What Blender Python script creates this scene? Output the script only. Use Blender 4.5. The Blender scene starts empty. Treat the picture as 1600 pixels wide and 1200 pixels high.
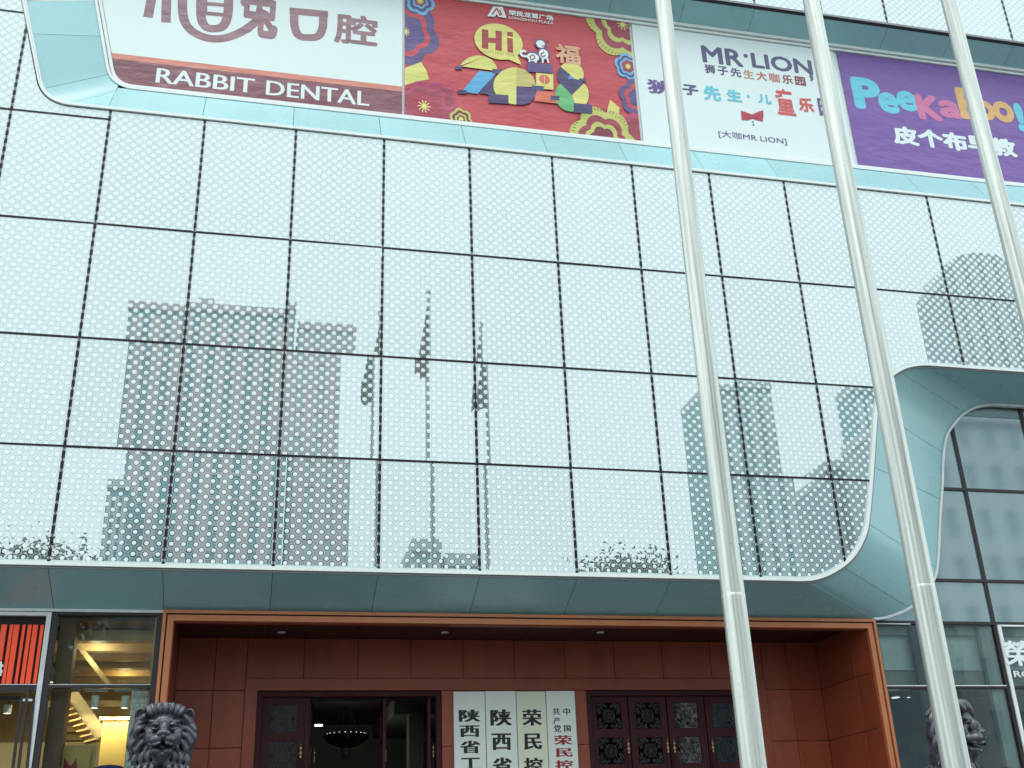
import bpy, bmesh, math, random
from mathutils import Vector, Matrix
random.seed(7)
R = math.radians
SC = bpy.context.scene
COL = SC.collection

# ------------------------------------------------------------------ camera
YAW, PITCH, ROLL = 0.238083655, 0.420278071, -0.0395034694
FPX = 1731.58                       # focal length in pixels of a 1600 px wide picture
CAM = Vector((-1.7304, -15.805, 1.6))
_cy, _sy, _cp, _sp = math.cos(YAW), math.sin(YAW), math.cos(PITCH), math.sin(PITCH)
FW = Vector((_sy*_cp, _cy*_cp, _sp)); RT = Vector((_cy, -_sy, 0)); UP = RT.cross(FW)
_c, _s = math.cos(ROLL), math.sin(ROLL)
RT, UP = _c*RT + _s*UP, -_s*RT + _c*UP
cd = bpy.data.cameras.new('camera'); cam = bpy.data.objects.new('camera', cd); COL.objects.link(cam)
m = Matrix((RT, UP, -FW)).transposed().to_4x4(); m.translation = CAM
cam.matrix_world = m
cd.sensor_fit = 'HORIZONTAL'; cd.sensor_width = 36; cd.lens = 36*FPX/1600
cd.clip_end = 3000; cd.clip_start = 0.05
SC.camera = cam

# ------------------------------------------------------------------ sky, sun, exposure
w = bpy.data.worlds.new('World'); SC.world = w; w.use_nodes = True
nt = w.node_tree; nt.nodes.clear()
sky = nt.nodes.new('ShaderNodeTexSky'); sky.sky_type = 'NISHITA'; sky.sun_disc = False
sky.sun_elevation = R(64); sky.sun_rotation = R(210); sky.air_density = 1.0; sky.dust_density = 6.0; sky.ozone_density = 1.0
mx = nt.nodes.new('ShaderNodeMix'); mx.data_type = 'RGBA'; mx.inputs[0].default_value = 0.86
mx.inputs[7].default_value = (10.5, 12.4, 12.6, 1)         # overcast cloud deck
bg = nt.nodes.new('ShaderNodeBackground'); bg.inputs[1].default_value = 0.1
wo = nt.nodes.new('ShaderNodeOutputWorld')
nt.links.new(sky.outputs[0], mx.inputs[6]); nt.links.new(mx.outputs[2], bg.inputs[0]); nt.links.new(bg.outputs[0], wo.inputs[0])
sd = bpy.data.lights.new('sun', 'SUN'); sd.energy = 0.8; sd.angle = R(35); sd.color = (1, .97, .92)
sun = bpy.data.objects.new('sun', sd); COL.objects.link(sun)
sun.rotation_euler = (R(26), 0, R(-30))
SC.view_settings.view_transform = 'Standard'; SC.view_settings.look = 'None'
SC.view_settings.exposure = 0.66; SC.view_settings.gamma = 1
SC.render.engine = 'CYCLES'
SC.cycles.use_denoising = True
SC.cycles.max_bounces = 8; SC.cycles.transparent_max_bounces = 12

def ray(x, y): return FW + RT*((x-800)/FPX) - UP*((y-600)/FPX)
def at(x, y, Y=0.0):
    """where the line of sight through a photo pixel meets the vertical plane at depth Y"""
    d = ray(x, y); return CAM + d*((Y-CAM.y)/d.y)
def xz(x, y, Y=0.0):
    p = at(x, y, Y); return (p.x, p.z)

# ------------------------------------------------------------------ node helpers
class NG:
    def __init__(s, name):
        s.m = bpy.data.materials.new(name); s.m.use_nodes = True
        s.t = s.m.node_tree; s.t.nodes.clear()
        s.out = s.t.nodes.new('ShaderNodeOutputMaterial')
    def n(s, t, **k):
        o = s.t.nodes.new(t)
        for a, b in k.items(): setattr(o, a, b)
        return o
    def l(s, a, b): s.t.links.new(a, b)
    def put(s, sock, v):
        if isinstance(v, (int, float)): sock.default_value = v
        elif isinstance(v, (tuple, list)): sock.default_value = v if len(v) != 3 or sock.type == 'VECTOR' else (*v, 1)
        else: s.l(v, sock)
    def math(s, op, a, b=0, c=0, clamp=False):
        o = s.n('ShaderNodeMath', operation=op); o.use_clamp = clamp
        s.put(o.inputs[0], a); s.put(o.inputs[1], b); s.put(o.inputs[2], c); return o.outputs[0]
    def mapr(s, v, a, b, c, d):
        o = s.n('ShaderNodeMapRange'); s.put(o.inputs[0], v)
        for i, q in enumerate((a, b, c, d)): s.put(o.inputs[i+1], q)
        return o.outputs[0]
    def mix(s, f, a, b):
        o = s.n('ShaderNodeMix', data_type='RGBA'); s.put(o.inputs[0], f); s.put(o.inputs[6], a); s.put(o.inputs[7], b); return o.outputs[2]
    def noise(s, scale, vec=None, detail=4, rough=.55):
        o = s.n('ShaderNodeTexNoise'); o.inputs['Scale'].default_value = scale; o.inputs['Detail'].default_value = detail
        o.inputs['Roughness'].default_value = rough
        if vec is not None: s.l(vec, o.inputs['Vector'])
        return o.outputs['Fac']
    def pos(s, sc=(1, 1, 1)):
        g = s.n('ShaderNodeNewGeometry'); mp = s.n('ShaderNodeMapping'); mp.inputs['Scale'].default_value = sc
        s.l(g.outputs['Position'], mp.inputs['Vector']); return mp.outputs[0]
    def objrand(s):
        return s.n('ShaderNodeObjectInfo').outputs['Random']
    def bsdf(s, **k):
        b = s.n('ShaderNodeBsdfPrincipled')
        for a, v in k.items(): s.put(b.inputs[a.replace('_', ' ')], v)
        s.l(b.outputs[0], s.out.inputs[0]); return b

MATS = {}
def mat(name, col, rough=.5, metal=0, var=.12, scale=3.0, stretch=(1, 1, 1), bump=0, bscale=60, spec=.5, rnd=0.0, emit=0, coat=0):
    """painted / stone / metal surface: base colour with soft uneven wear, optional fine relief"""
    g = NG(name)
    f = g.noise(scale, g.pos(stretch), 6, .6)
    k = g.mapr(f, .1, .9, 1-var*1.6, 1+var*1.6)
    if rnd: k = g.math('MULTIPLY', k, g.mapr(g.objrand(), 0, 1, 1-rnd, 1+rnd))
    mm = g.n('ShaderNodeVectorMath', operation='SCALE'); mm.inputs[0].default_value = col; g.l(k, mm.inputs['Scale'])
    rr = g.mapr(f, .0, 1, max(.02, rough-.12), min(1, rough+.12))
    b = g.bsdf(Base_Color=mm.outputs[0], Roughness=rr, Metallic=metal)
    b.inputs['Specular IOR Level'].default_value = spec
    if coat: b.inputs['Coat Weight'].default_value = coat; b.inputs['Coat Roughness'].default_value = .06
    if emit:
        g.put(b.inputs['Emission Color'], col); b.inputs['Emission Strength'].default_value = emit
    if bump:
        bn = g.n('ShaderNodeBump'); bn.inputs['Strength'].default_value = bump; bn.inputs['Distance'].default_value = .01
        g.l(g.noise(bscale, g.pos(stretch), 4), bn.inputs['Height']); g.l(bn.outputs[0], b.inputs['Normal'])
    MATS[name] = g.m; return g.m

PX, PZ = 1.5/9, .1585
def dots(g):
    """printed frit: staggered dots that grow with height, ring line; returns (dot, ring, clear annulus) masks"""
    geo = g.n('ShaderNodeNewGeometry'); sp = g.n('ShaderNodeSeparateXYZ'); g.l(geo.outputs['Position'], sp.inputs[0])
    X, Z = sp.outputs[0], sp.outputs[2]
    u = g.math('DIVIDE', g.math('ADD', X, 300*PX), PX); v = g.math('DIVIDE', g.math('ADD', Z, .02), PZ)
    def lat(o):
        a = g.math('MULTIPLY', g.math('SUBTRACT', g.math('FRACT', g.math('ADD', u, o)), .5), PX)
        b = g.math('MULTIPLY', g.math('SUBTRACT', g.math('FRACT', g.math('ADD', v, o)), .5), PZ)
        return g.math('SQRT', g.math('ADD', g.math('MULTIPLY', a, a), g.math('MULTIPLY', b, b)))
    d = g.math('MINIMUM', lat(0), lat(.5))
    r = g.mapr(Z, 5.8, 15.5, .030, .050)
    def below(rad, s=.0022): return g.mapr(g.math('SUBTRACT', d, rad), -s, s, 1, 0)
    dot = below(r)
    rr = g.math('MAXIMUM', g.math('ADD', r, .006), .0505)
    ins = below(rr)
    ring = g.math('SUBTRACT', below(g.math('ADD', rr, .0045)), below(g.math('SUBTRACT', rr, .0012)), clamp=True)
    return dot, ring, ins, X, Z, d, r

def frit_glass():
    g = NG('fritted_glass')
    dot, ring, ins, X, Z, d, r = dots(g)
    rv = g.objrand()
    dirt = g.noise(1.3, g.pos((1, 1, .35)), 5)
    field = g.mix(dirt, (.125, .185, .19), (.155, .215, .22))
    streak = g.noise(1.0, g.pos((7, 1, .25)), 5, .6)
    field = g.mix(g.mapr(streak, .5, .75, 0, .35), field, (.30, .34, .34))
    base = g.mix(ins, field, (.014, .016, .02))
    base = g.mix(g.math('MULTIPLY', ring, .7), base, (.6, .68, .68))
    base = g.mix(dot, base, (.74, .82, .82))
    base = g.mix(g.mapr(dirt, .45, .8, 0, .12), base, (.4, .42, .41))
    df = g.n('ShaderNodeBsdfDiffuse'); g.l(base, df.inputs[0])
    gl = g.n('ShaderNodeBsdfGlossy'); gl.inputs['Roughness'].default_value = .0; gl.inputs[0].default_value = (.93, 1, 1, 1)
    fr = g.n('ShaderNodeFresnel'); fr.inputs[0].default_value = 1.9
    fac = g.math('MULTIPLY', g.math('ADD', fr.outputs[0], .275), g.mapr(rv, 0, 1, .93, 1.07))
    fac = g.math('MULTIPLY', fac, g.math('SUBTRACT', 1, g.math('MULTIPLY', g.math('MAXIMUM', dot, g.math('MULTIPLY', ring, .5)), .8)), clamp=True)
    # raised enamel dot: the edge catches the light
    bn = g.n('ShaderNodeBump'); bn.inputs['Strength'].default_value = .55; bn.inputs['Distance'].default_value = .006
    g.l(g.mapr(g.math('SUBTRACT', d, r), -.010, .004, 1, 0), bn.inputs['Height']); g.l(bn.outputs[0], df.inputs['Normal'])
    ms = g.n('ShaderNodeMixShader'); g.l(fac, ms.inputs[0]); g.l(df.outputs[0], ms.inputs[1]); g.l(gl.outputs[0], ms.inputs[2])
    g.l(ms.outputs[0], g.out.inputs[0]); MATS['frit'] = g.m
frit_glass()

def joint_mat():
    g = NG('glass_joint')
    dot, ring, ins, X, Z, d, r = dots(g)
    fx = g.math('ABSOLUTE', g.math('SUBTRACT', g.math('FRACT', g.math('ADD', g.math('DIVIDE', X, 1.5), 300.5)), .5))
    slit = g.math('LESS_THAN', fx, .0045)
    dm = g.math('MULTIPLY', g.math('MULTIPLY', g.mapr(g.math('SUBTRACT', d, g.math('MULTIPLY', r, .8)), -.003, .003, .5, 0), g.math('SUBTRACT', 1, slit)), g.math('LESS_THAN', fx, .03))
    base = g.mix(dm, (.012, .006, .012), (.6, .68, .68))
    b = g.bsdf(Base_Color=base, Roughness=.55)
    b.inputs['Specular IOR Level'].default_value = .25; MATS['joint'] = g.m
joint_mat()

def clear_glass(name, tint=(.9, .97, .96), ior=1.6, add=.03, dirt=.0):
    g = NG(name)
    tr = g.n('ShaderNodeBsdfTransparent'); tr.inputs[0].default_value = (*tint, 1)
    gl = g.n('ShaderNodeBsdfGlossy'); gl.inputs['Roughness'].default_value = 0.0
    fr = g.n('ShaderNodeFresnel'); fr.inputs[0].default_value = ior
    fac = g.math('ADD', fr.outputs[0], add, clamp=True)
    ms = g.n('ShaderNodeMixShader'); g.l(fac, ms.inputs[0]); g.l(tr.outputs[0], ms.inputs[1]); g.l(gl.outputs[0], ms.inputs[2])
    o = ms
    if dirt:
        df = g.n('ShaderNodeBsdfDiffuse'); df.inputs[0].default_value = (.55, .58, .56, 1)
        m2 = g.n('ShaderNodeMixShader'); g.l(g.mapr(g.noise(2.2, g.pos((1, 1, .6)), 8, .7), .5, .8, 0, dirt), m2.inputs[0])
        g.l(ms.outputs[0], m2.inputs[1]); g.l(df.outputs[0], m2.inputs[2]); o = m2
    g.l(o.outputs[0], g.out.inputs[0]); MATS[name] = g.m
clear_glass('shop_glass', ior=1.5, add=.005, dirt=.07)
clear_glass('door_glass', tint=(.34, .3, .32), ior=1.5, add=.0)

def mesh_glass():
    """curtain wall glass with a very fine printed screen"""
    g = NG('screened_glass')
    geo = g.n('ShaderNodeNewGeometry'); sp = g.n('ShaderNodeSeparateXYZ'); g.l(geo.outputs['Position'], sp.inputs[0])
    u = g.math('DIVIDE', sp.outputs[0], .034); v = g.math('DIVIDE', sp.outputs[2], .034)
    a = g.math('ABSOLUTE', g.math('SUBTRACT', g.math('FRACT', g.math('ADD', g.math('ADD', u, v), 400)), .5))
    b = g.math('ABSOLUTE', g.math('SUBTRACT', g.math('FRACT', g.math('ADD', g.math('SUBTRACT', u, v), 400)), .5))
    k = g.math('MULTIPLY', g.math('GREATER_THAN', a, .27), g.math('GREATER_THAN', b, .27))
    k = g.math('MULTIPLY', k, g.mapr(sp.outputs[2], 6.1, 9.3, .25, .75))
    dirt = g.noise(.9, g.pos((1, 1, .5)), 6)
    base = g.mix(k, g.mix(dirt, (.05, .075, .085), (.10, .13, .14)), (.3, .37, .39))
    df = g.n('ShaderNodeBsdfDiffuse'); g.l(base, df.inputs[0])
    gl = g.n('ShaderNodeBsdfGlossy'); gl.inputs['Roughness'].default_value = .05; gl.inputs[0].default_value = (.85, .97, 1, 1)
    fr = g.n('ShaderNodeFresnel'); fr.inputs[0].default_value = 1.75
    fac = g.math('MULTIPLY', g.math('ADD', fr.outputs[0], .34), g.math('SUBTRACT', 1, g.math('MULTIPLY', k, .6)), clamp=True)
    ms = g.n('ShaderNodeMixShader'); g.l(fac, ms.inputs[0]); g.l(df.outputs[0], ms.inputs[1]); g.l(gl.outputs[0], ms.inputs[2])
    g.l(ms.outputs[0], g.out.inputs[0]); MATS['screened'] = g.m
mesh_glass()

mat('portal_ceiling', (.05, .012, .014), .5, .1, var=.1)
mat('white_trim', (.72, .76, .75), .35, var=.06, scale=6)
mat('silver_trim', (.62, .64, .64), .38, .35, var=.1, scale=5)
mat('grey_trim', (.20, .20, .21), .4, .4, var=.12)
mat('teal_clad', (.31, .54, .57), .28, 0, var=.05, scale=.7, rnd=.05, spec=.6, coat=.15)
mat('dark_gap', (.012, .008, .012), .8, var=.1)
mat('copper', (.28, .058, .026), .40, .12, var=.24, scale=1.6, stretch=(1.6, 1, .45), rnd=.10, bump=.04, bscale=25)
mat('copper_frame', (.48, .165, .068), .36, .2, var=.12, scale=4, stretch=(1, 1, .3))
mat('dark_frame', (.016, .009, .014), .45, var=.1)
mat('door_wood', (.058, .015, .018), .6, var=.25, scale=5, stretch=(4, 4, .5), spec=.2)
mat('iron', (.11, .10, .11), .45, .3, var=.2)
mat('sill_strip', (.46, .56, .54), .4, var=.08, scale=9)
mat('brass', (.40, .29, .18), .35, .8, var=.1)
mat('banner_white', (.70, .78, .78), .5, var=.03, scale=.6)
mat('wall_core', (.30, .34, .35), .8)
mat('board_white', (.80, .84, .79), .45, var=.04, scale=2)
mat('board_cream', (.80, .79, .64), .45, var=.05, scale=2)
mat('ink_black', (.012, .008, .014), .5, var=.05)
mat('ink_red', (.35, .012, .03), .5, var=.05)
mat('bronze', (.082, .082, .098), .3, .4, var=.35, scale=9, bump=.15, bscale=45)
mat('granite', (.12, .12, .118), .6, var=.2, scale=30, bump=.1)
mat('paving', (.11, .11, .11), .75, var=.15, scale=4, bump=.1)
mat('tower_pink', (.66, .54, .57), .8, var=.08, scale=.2)  # tower colours are paled: distance haze is put into the tone
mat('tower_teal', (.22, .43, .47), .6, var=.12, scale=.3)
mat('tower_grey', (.56, .64, .66), .8, var=.1, scale=.2)
mat('tower_pale', (.66, .71, .72), .8, var=.08, scale=.2)
mat('tower_dark', (.31, .40, .45), .5, var=.15, scale=.2)
mat('bark', (.10, .075, .055), .9, var=.3, scale=12, bump=.3)
mat('leaf', (.10, .13, .09), .6, var=.4, scale=2.5, rnd=.1)
mat('shop_tan', (.55, .36, .14), .6, var=.12, scale=2, rnd=.08)
mat('shop_brown', (.17, .085, .05), .7, var=.15, scale=2)
mat('shop_pale', (.66, .50, .25), .6, var=.08)
mat('shop_yellow', (.62, .42, .12), .55, var=.06)
mat('shop_brick', (.78, .79, .75), .8, var=.12, scale=8, rnd=.1, bump=.2)
mat('lamp_white', (.75, .80, .80), .4, var=.04)
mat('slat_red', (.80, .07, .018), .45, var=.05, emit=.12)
mat('grey_room', (.42, .45, .45), .7, var=.15, scale=1.2)
mat('grey_dark', (.055, .055, .062), .6, var=.2, scale=1.5)
mat('blue_cloth', (.04, .05, .30), .7)
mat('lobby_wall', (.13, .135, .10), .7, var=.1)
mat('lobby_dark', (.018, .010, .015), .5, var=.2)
def glow(name, col, s):
    g = NG(name); e = g.n('ShaderNodeEmission'); g.put(e.inputs[0], col); e.inputs[1].default_value = s
    g.l(e.outputs[0], g.out.inputs[0]); MATS[name] = g.m
glow('lamp_glow', (1, .86, .6), 6)
mat('bulkhead_grey', (.66, .70, .70), .6, var=.1, scale=1.2)
mat('bulkhead_dark', (.34, .33, .30), .6, var=.15, scale=1.2)
mat('pale_window', (.42, .52, .57), .6, var=.1)  # paled towards the wall: a faint, hazy reflection put into the colour
glow('rim_glow', (.95, 1, .9), .9)
glow('lamp_cool', (.9, 1, .98), 2.2)

def pole_mat():
    g = NG('pole_steel')
    geo = g.n('ShaderNodeTexCoord'); mp = g.n('ShaderNodeMapping'); mp.inputs['Scale'].default_value = (22, 22, .35)
    g.l(geo.outputs['Object'], mp.inputs[0])
    st = g.noise(1.6, mp.outputs[0], 5, .6)
    sp = g.noise(55, geo.outputs['Object'], 3, .7)
    col = g.mix(g.mapr(st, .35, .65, 0, 1), (.36, .375, .36), (.66, .67, .62))
    col = g.mix(g.mapr(sp, .63, .72, 0, .6), col, (.22, .21, .19))
    g.bsdf(Base_Color=col, Roughness=g.mapr(st, .3, .7, .25, .40), Metallic=.6)
    MATS['pole'] = g.m
pole_mat()

# ------------------------------------------------------------------ mesh helpers
class MB:
    def __init__(s): s.v = []; s.f = []
    def add(s, vs, fs):
        b = len(s.v); s.v += [tuple(v) for v in vs]; s.f += [[b+i for i in f] for f in fs]; return s
    def box(s, x0, x1, y0, y1, z0, z1):
        return s.add([(x, y, z) for x in (x0, x1) for y in (y0, y1) for z in (z0, z1)],
                     [(0, 1, 3, 2), (4, 6, 7, 5), (0, 4, 5, 1), (2, 3, 7, 6), (0, 2, 6, 4), (1, 5, 7, 3)])
    def beam(s, a, b, wx, wz, up=(0, 0, 1)):
        a, b = Vector(a), Vector(b); d = (b-a).normalized(); u = Vector(up)
        sx = d.cross(u)
        if sx.length < 1e-4: sx = d.cross(Vector((1, 0, 0)))
        sx.normalize(); u = sx.cross(d)
        vs = [p + sx*i*wx/2 + u*j*wz/2 for p in (a, b) for i, j in ((-1, -1), (1, -1), (1, 1), (-1, 1))]
        return s.add(vs, [(3, 2, 1, 0), (4, 5, 6, 7), (0, 1, 5, 4), (1, 2, 6, 5), (2, 3, 7, 6), (3, 0, 4, 7)])
    def slab(s, poly, y0, y1):
        """polygon in X/Z pushed from y0 (front) to y1"""
        n = len(poly)
        vs = [(x, y0, z) for x, z in poly] + [(x, y1, z) for x, z in poly]
        fs = [list(range(n)), list(range(2*n-1, n-1, -1))] + [(i, i+n, (i+1) % n+n, (i+1) % n) for i in range(n)]
        return s.add(vs, fs)
    def sheet(s, poly, y): return s.add([(x, y, z) for x, z in poly], [list(range(len(poly)))])
    def tube(s, pts, rad, n=8, closed=False, caps=True):
        pts = [Vector(p) for p in pts]; N = len(pts)
        rad = rad if isinstance(rad, (list, tuple)) else [rad]*N
        vs = []; prev = None
        for i, p in enumerate(pts):
            d = (pts[(i+1) % N]-pts[i-1]) if closed else (pts[min(i+1, N-1)]-pts[max(i-1, 0)])
            d.normalize()
            a = prev if prev is not None else (Vector((0, 0, 1)) if abs(d.z) < .9 else Vector((1, 0, 0)))
            a = (a-d*a.dot(d)).normalized(); b = d.cross(a); prev = a
            vs += [p + (a*math.cos(t)+b*math.sin(t))*rad[i] for t in [2*math.pi*k/n for k in range(n)]]
        fs = []
        for i in range(N if closed else N-1):
            j = (i+1) % N
            fs += [(i*n+k, i*n+(k+1) % n, j*n+(k+1) % n, j*n+k) for k in range(n)]
        if caps and not closed: fs += [list(range(n-1, -1, -1)), list(range((N-1)*n, N*n))]
        return s.add(vs, fs)
    def lathe(s, prof, c=(0, 0, 0), n=20):
        cx, cy, cz = c; vs = []; N = len(prof)
        for r, z in prof: vs += [(cx+r*math.cos(2*math.pi*k/n), cy+r*math.sin(2*math.pi*k/n), cz+z) for k in range(n)]
        fs = [(i*n+k, i*n+(k+1) % n, (i+1)*n+(k+1) % n, (i+1)*n+k) for i in range(N-1) for k in range(n)]
        return s.add(vs, fs)
    def ball(s, c, r, M=None, nu=14, nv=9):
        vs = []; c = Vector(c)
        for i in range(nv+1):
            t = math.pi*i/nv
            for k in range(nu):
                a = 2*math.pi*k/nu
                v = Vector((r[0]*math.sin(t)*math.cos(a), r[1]*math.sin(t)*math.sin(a), r[2]*math.cos(t)))
                vs.append(c + (M @ v if M else v))
        fs = [(i*nu+k, (i+1)*nu+k, (i+1)*nu+(k+1) % nu, i*nu+(k+1) % nu) for i in range(nv) for k in range(nu)]
        return s.add(vs, fs)
    def data(s, name, m, smooth=False):
        me = bpy.data.meshes.new(name); me.from_pydata(s.v, [], s.f); me.validate()
        bm = bmesh.new(); bm.from_mesh(me); bmesh.ops.recalc_face_normals(bm, faces=bm.faces); bm.to_mesh(me); bm.free()
        if smooth:
            for p in me.polygons: p.use_smooth = True
        if m: me.materials.append(MATS[m])
        return me
    def build(s, name, m, parent=None, smooth=False, bevel=0):
        o = bpy.data.objects.new(name, s.data(name, m, smooth)); COL.objects.link(o)
        if parent is not None: o.parent = parent
        if bevel:
            b = o.modifiers.new('bevel', 'BEVEL'); b.width = bevel; b.segments = 2; b.limit_method = 'ANGLE'
        return o
def link(name, me, parent=None, loc=None, rz=0):
    o = bpy.data.objects.new(name, me); COL.objects.link(o)
    if parent is not None: o.parent = parent
    if loc is not None: o.location = loc
    o.rotation_euler.z = rz
    return o
def empty(name, loc=(0, 0, 0), rz=0):
    o = bpy.data.objects.new(name, None); COL.objects.link(o); o.location = loc; o.rotation_euler.z = rz; o.empty_display_size = .2
    return o
def tag(o, label, cat, group=None):
    o['label'] = label; o['category'] = cat
    if group: o['group'] = group
    return o

def clip_half(poly, ax, val, keep_less):
    out = []; n = len(poly)
    ins = lambda p: (p[ax] <= val) if keep_less else (p[ax] >= val)
    for i in range(n):
        a, b = poly[i], poly[(i+1) % n]
        if ins(a): out.append(a)
        if ins(a) != ins(b):
            t = (val-a[ax])/(b[ax]-a[ax]); q = [a[0]+(b[0]-a[0])*t, a[1]+(b[1]-a[1])*t]; q[ax] = val; out.append(tuple(q))
    return out
def clip_rect(poly, x0, x1, z0, z1):
    for ax, v, k in ((0, x1, True), (0, x0, False), (1, z1, True), (1, z0, False)):
        poly = clip_half(poly, ax, v, k)
        if len(poly) < 3: return []
    out = []
    for p in poly:
        if not out or abs(p[0]-out[-1][0])+abs(p[1]-out[-1][1]) > 1e-4: out.append(p)
    if len(out) > 1 and abs(out[0][0]-out[-1][0])+abs(out[0][1]-out[-1][1]) < 1e-4: out.pop()
    return out if len(out) > 2 else []
def area(poly): return abs(sum(poly[i-1][0]*p[1]-p[0]*poly[i-1][1] for i, p in enumerate(poly)))/2
def resample(pts, n):
    L = [0]
    for a, b in zip(pts, pts[1:]): L.append(L[-1]+math.dist(a, b))
    out = []
    for k in range(n):
        t = L[-1]*k/(n-1); i = 0
        while i < len(L)-2 and L[i+1] < t: i += 1
        f = (t-L[i])/max(1e-9, L[i+1]-L[i]); a, b = pts[i], pts[i+1]
        out.append(tuple(a[j]+(b[j]-a[j])*f for j in range(len(a))))
    return out
def smooth_curve(pts, n=40):
    """Catmull-Rom through points"""
    P = [pts[0]]+list(pts)+[pts[-1]]; out = []
    seg = max(2, n//(len(pts)-1))
    for i in range(1, len(P)-2):
        for k in range(seg):
            t = k/seg
            out.append(tuple(.5*((2*P[i][j])+(-P[i-1][j]+P[i+1][j])*t+(2*P[i-1][j]-5*P[i][j]+4*P[i+1][j]-P[i+2][j])*t*t+(-P[i-1][j]+3*P[i][j]-3*P[i+1][j]+P[i+2][j])*t**3) for j in (0, 1)))
    out.append(tuple(pts[-1])); return out
def offset_line(pts, d):
    """parallel line with mitred corners; positive d lies to the left of the run"""
    N = []
    for a, b in zip(pts, pts[1:]):
        dx, dz = b[0]-a[0], b[1]-a[1]; L = math.hypot(dx, dz) or 1; N.append((-dz/L, dx/L))
    out = []
    for i, p in enumerate(pts):
        n1 = N[max(0, i-1)]; n2 = N[min(len(N)-1, i)]
        k = d/max(.2, 1+n1[0]*n2[0]+n1[1]*n2[1])
        out.append((p[0]+(n1[0]+n2[0])*k, p[1]+(n1[1]+n2[1])*k))
    return out
def strip_poly(pts, d0, d1): return offset_line(pts, d0)+offset_line(pts, d1)[::-1]
def trim_run(mb, pts, d0, d1, y0, y1):
    """bar of rectangular section following a line in the X/Z plane"""
    A, B = offset_line(pts, d0), offset_line(pts, d1); n = len(pts)
    vs = [(x, y0, z) for x, z in A]+[(x, y0, z) for x, z in B]+[(x, y1, z) for x, z in B]+[(x, y1, z) for x, z in A]
    fs = []
    for i in range(n-1):
        for k in range(4):
            a, b = k*n, ((k+1) % 4)*n
            fs.append((a+i, a+i+1, b+i+1, b+i))
    fs += [(0, n, 2*n, 3*n), (n-1, 4*n-1, 3*n-1, 2*n-1)]
    mb.add(vs, fs)

# ------------------------------------------------------------------ lettering
def text_mesh(s, smear=0.0, bold=0.0, n=3):
    """flat lettering as (triangles) list in a unit box: returns verts (0..1,0..1), faces, aspect"""
    c = bpy.data.curves.new('t', 'FONT'); c.body = s; c.size = 1; c.resolution_u = 3; c.fill_mode = 'FRONT'
    o = bpy.data.objects.new('t', c); COL.objects.link(o)
    dg = bpy.context.evaluated_depsgraph_get(); dg.update()
    me = bpy.data.meshes.new_from_object(o.evaluated_get(dg))
    vs = [(v.co.x, v.co.y) for v in me.vertices]; fs = [list(p.vertices) for p in me.polygons]
    bpy.data.objects.remove(o); bpy.data.curves.remove(c); bpy.data.meshes.remove(me)
    sh = [(0, 0)]
    if bold: sh += [(bold*math.cos(math.pi*k/4), bold*math.sin(math.pi*k/4)) for k in range(8)]
    if smear: sh = [(dx+smear*(k/(n-1)-.5), dy) for dx, dy in (sh[::2] if bold else sh) for k in range(n)]
    V, F = [], []
    for k, (dx, dy) in enumerate(sh):
        b = len(V); V += [(x+dx, y+dy, k) for x, y in vs]; F += [[b+i for i in f] for f in fs]
    x0, x1 = min(v[0] for v in V), max(v[0] for v in V); y0, y1 = min(v[1] for v in V), max(v[1] for v in V)
    return [((v[0]-x0)/(x1-x0), (v[1]-y0)/(y1-y0), v[2]) for v in V], F
def letters(mb, s, x0, z0, x1, z1, y, smear=0.0, bold=0.0, slope=0.0):
    """write s into the box x0..x1, z0..z1 on the plane y"""
    V, F = text_mesh(s, smear, bold)
    mb.add([(x0+(x1-x0)*u, y-.00005*k, z0+(z1-z0)*v+slope*u) for u, v, k in V], F)
def wline(mb, pts, wd, y, w2=None):
    """a drawn stroke with width on the plane y"""
    n = len(pts)
    ws = [wd+(w2-wd)*i/(n-1) for i in range(n)] if w2 is not None else [wd]*n
    A, B = [], []
    for i, p in enumerate(pts):
        a = pts[max(0, i-1)]; b = pts[min(n-1, i+1)]; dx, dz = b[0]-a[0], b[1]-a[1]; L = math.hypot(dx, dz) or 1
        A.append((p[0]-dz/L*ws[i]/2, y, p[1]+dx/L*ws[i]/2)); B.append((p[0]+dz/L*ws[i]/2, y, p[1]-dx/L*ws[i]/2))
    mb.add(A+B, [(i, i+1, n+i+1, n+i) for i in range(n-1)])
#PART2
# ================================================================== the plaza
g = MB().sheet([(0, 0)], 0) if False else MB()
g.add([(-600, -700, 0), (600, -700, 0), (600, 500, 0), (-600, 500, 0)], [(0, 1, 2, 3)])
o = g.build('ground', 'paving'); o['kind'] = 'structure'
st = MB()
for i in range(3): st.box(-12, 17, -3.4+.4*i, 1.0 if i == 2 else -3.0+.4*i, .004, .15*(i+1))
o = st.build('entrance_steps', 'granite'); o['kind'] = 'structure'
FLOOR = .45

# ================================================================== the mall
mall = empty('mall_building', (0, 0, 0))
tag(mall, 'mall front of dotted pale glass panels with teal reveals and copper clad entrance', 'building')
XL, XR, ZTOP = -10.5, 16.5, 21.0
ZB, ZU = 5.733, 9.70
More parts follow.
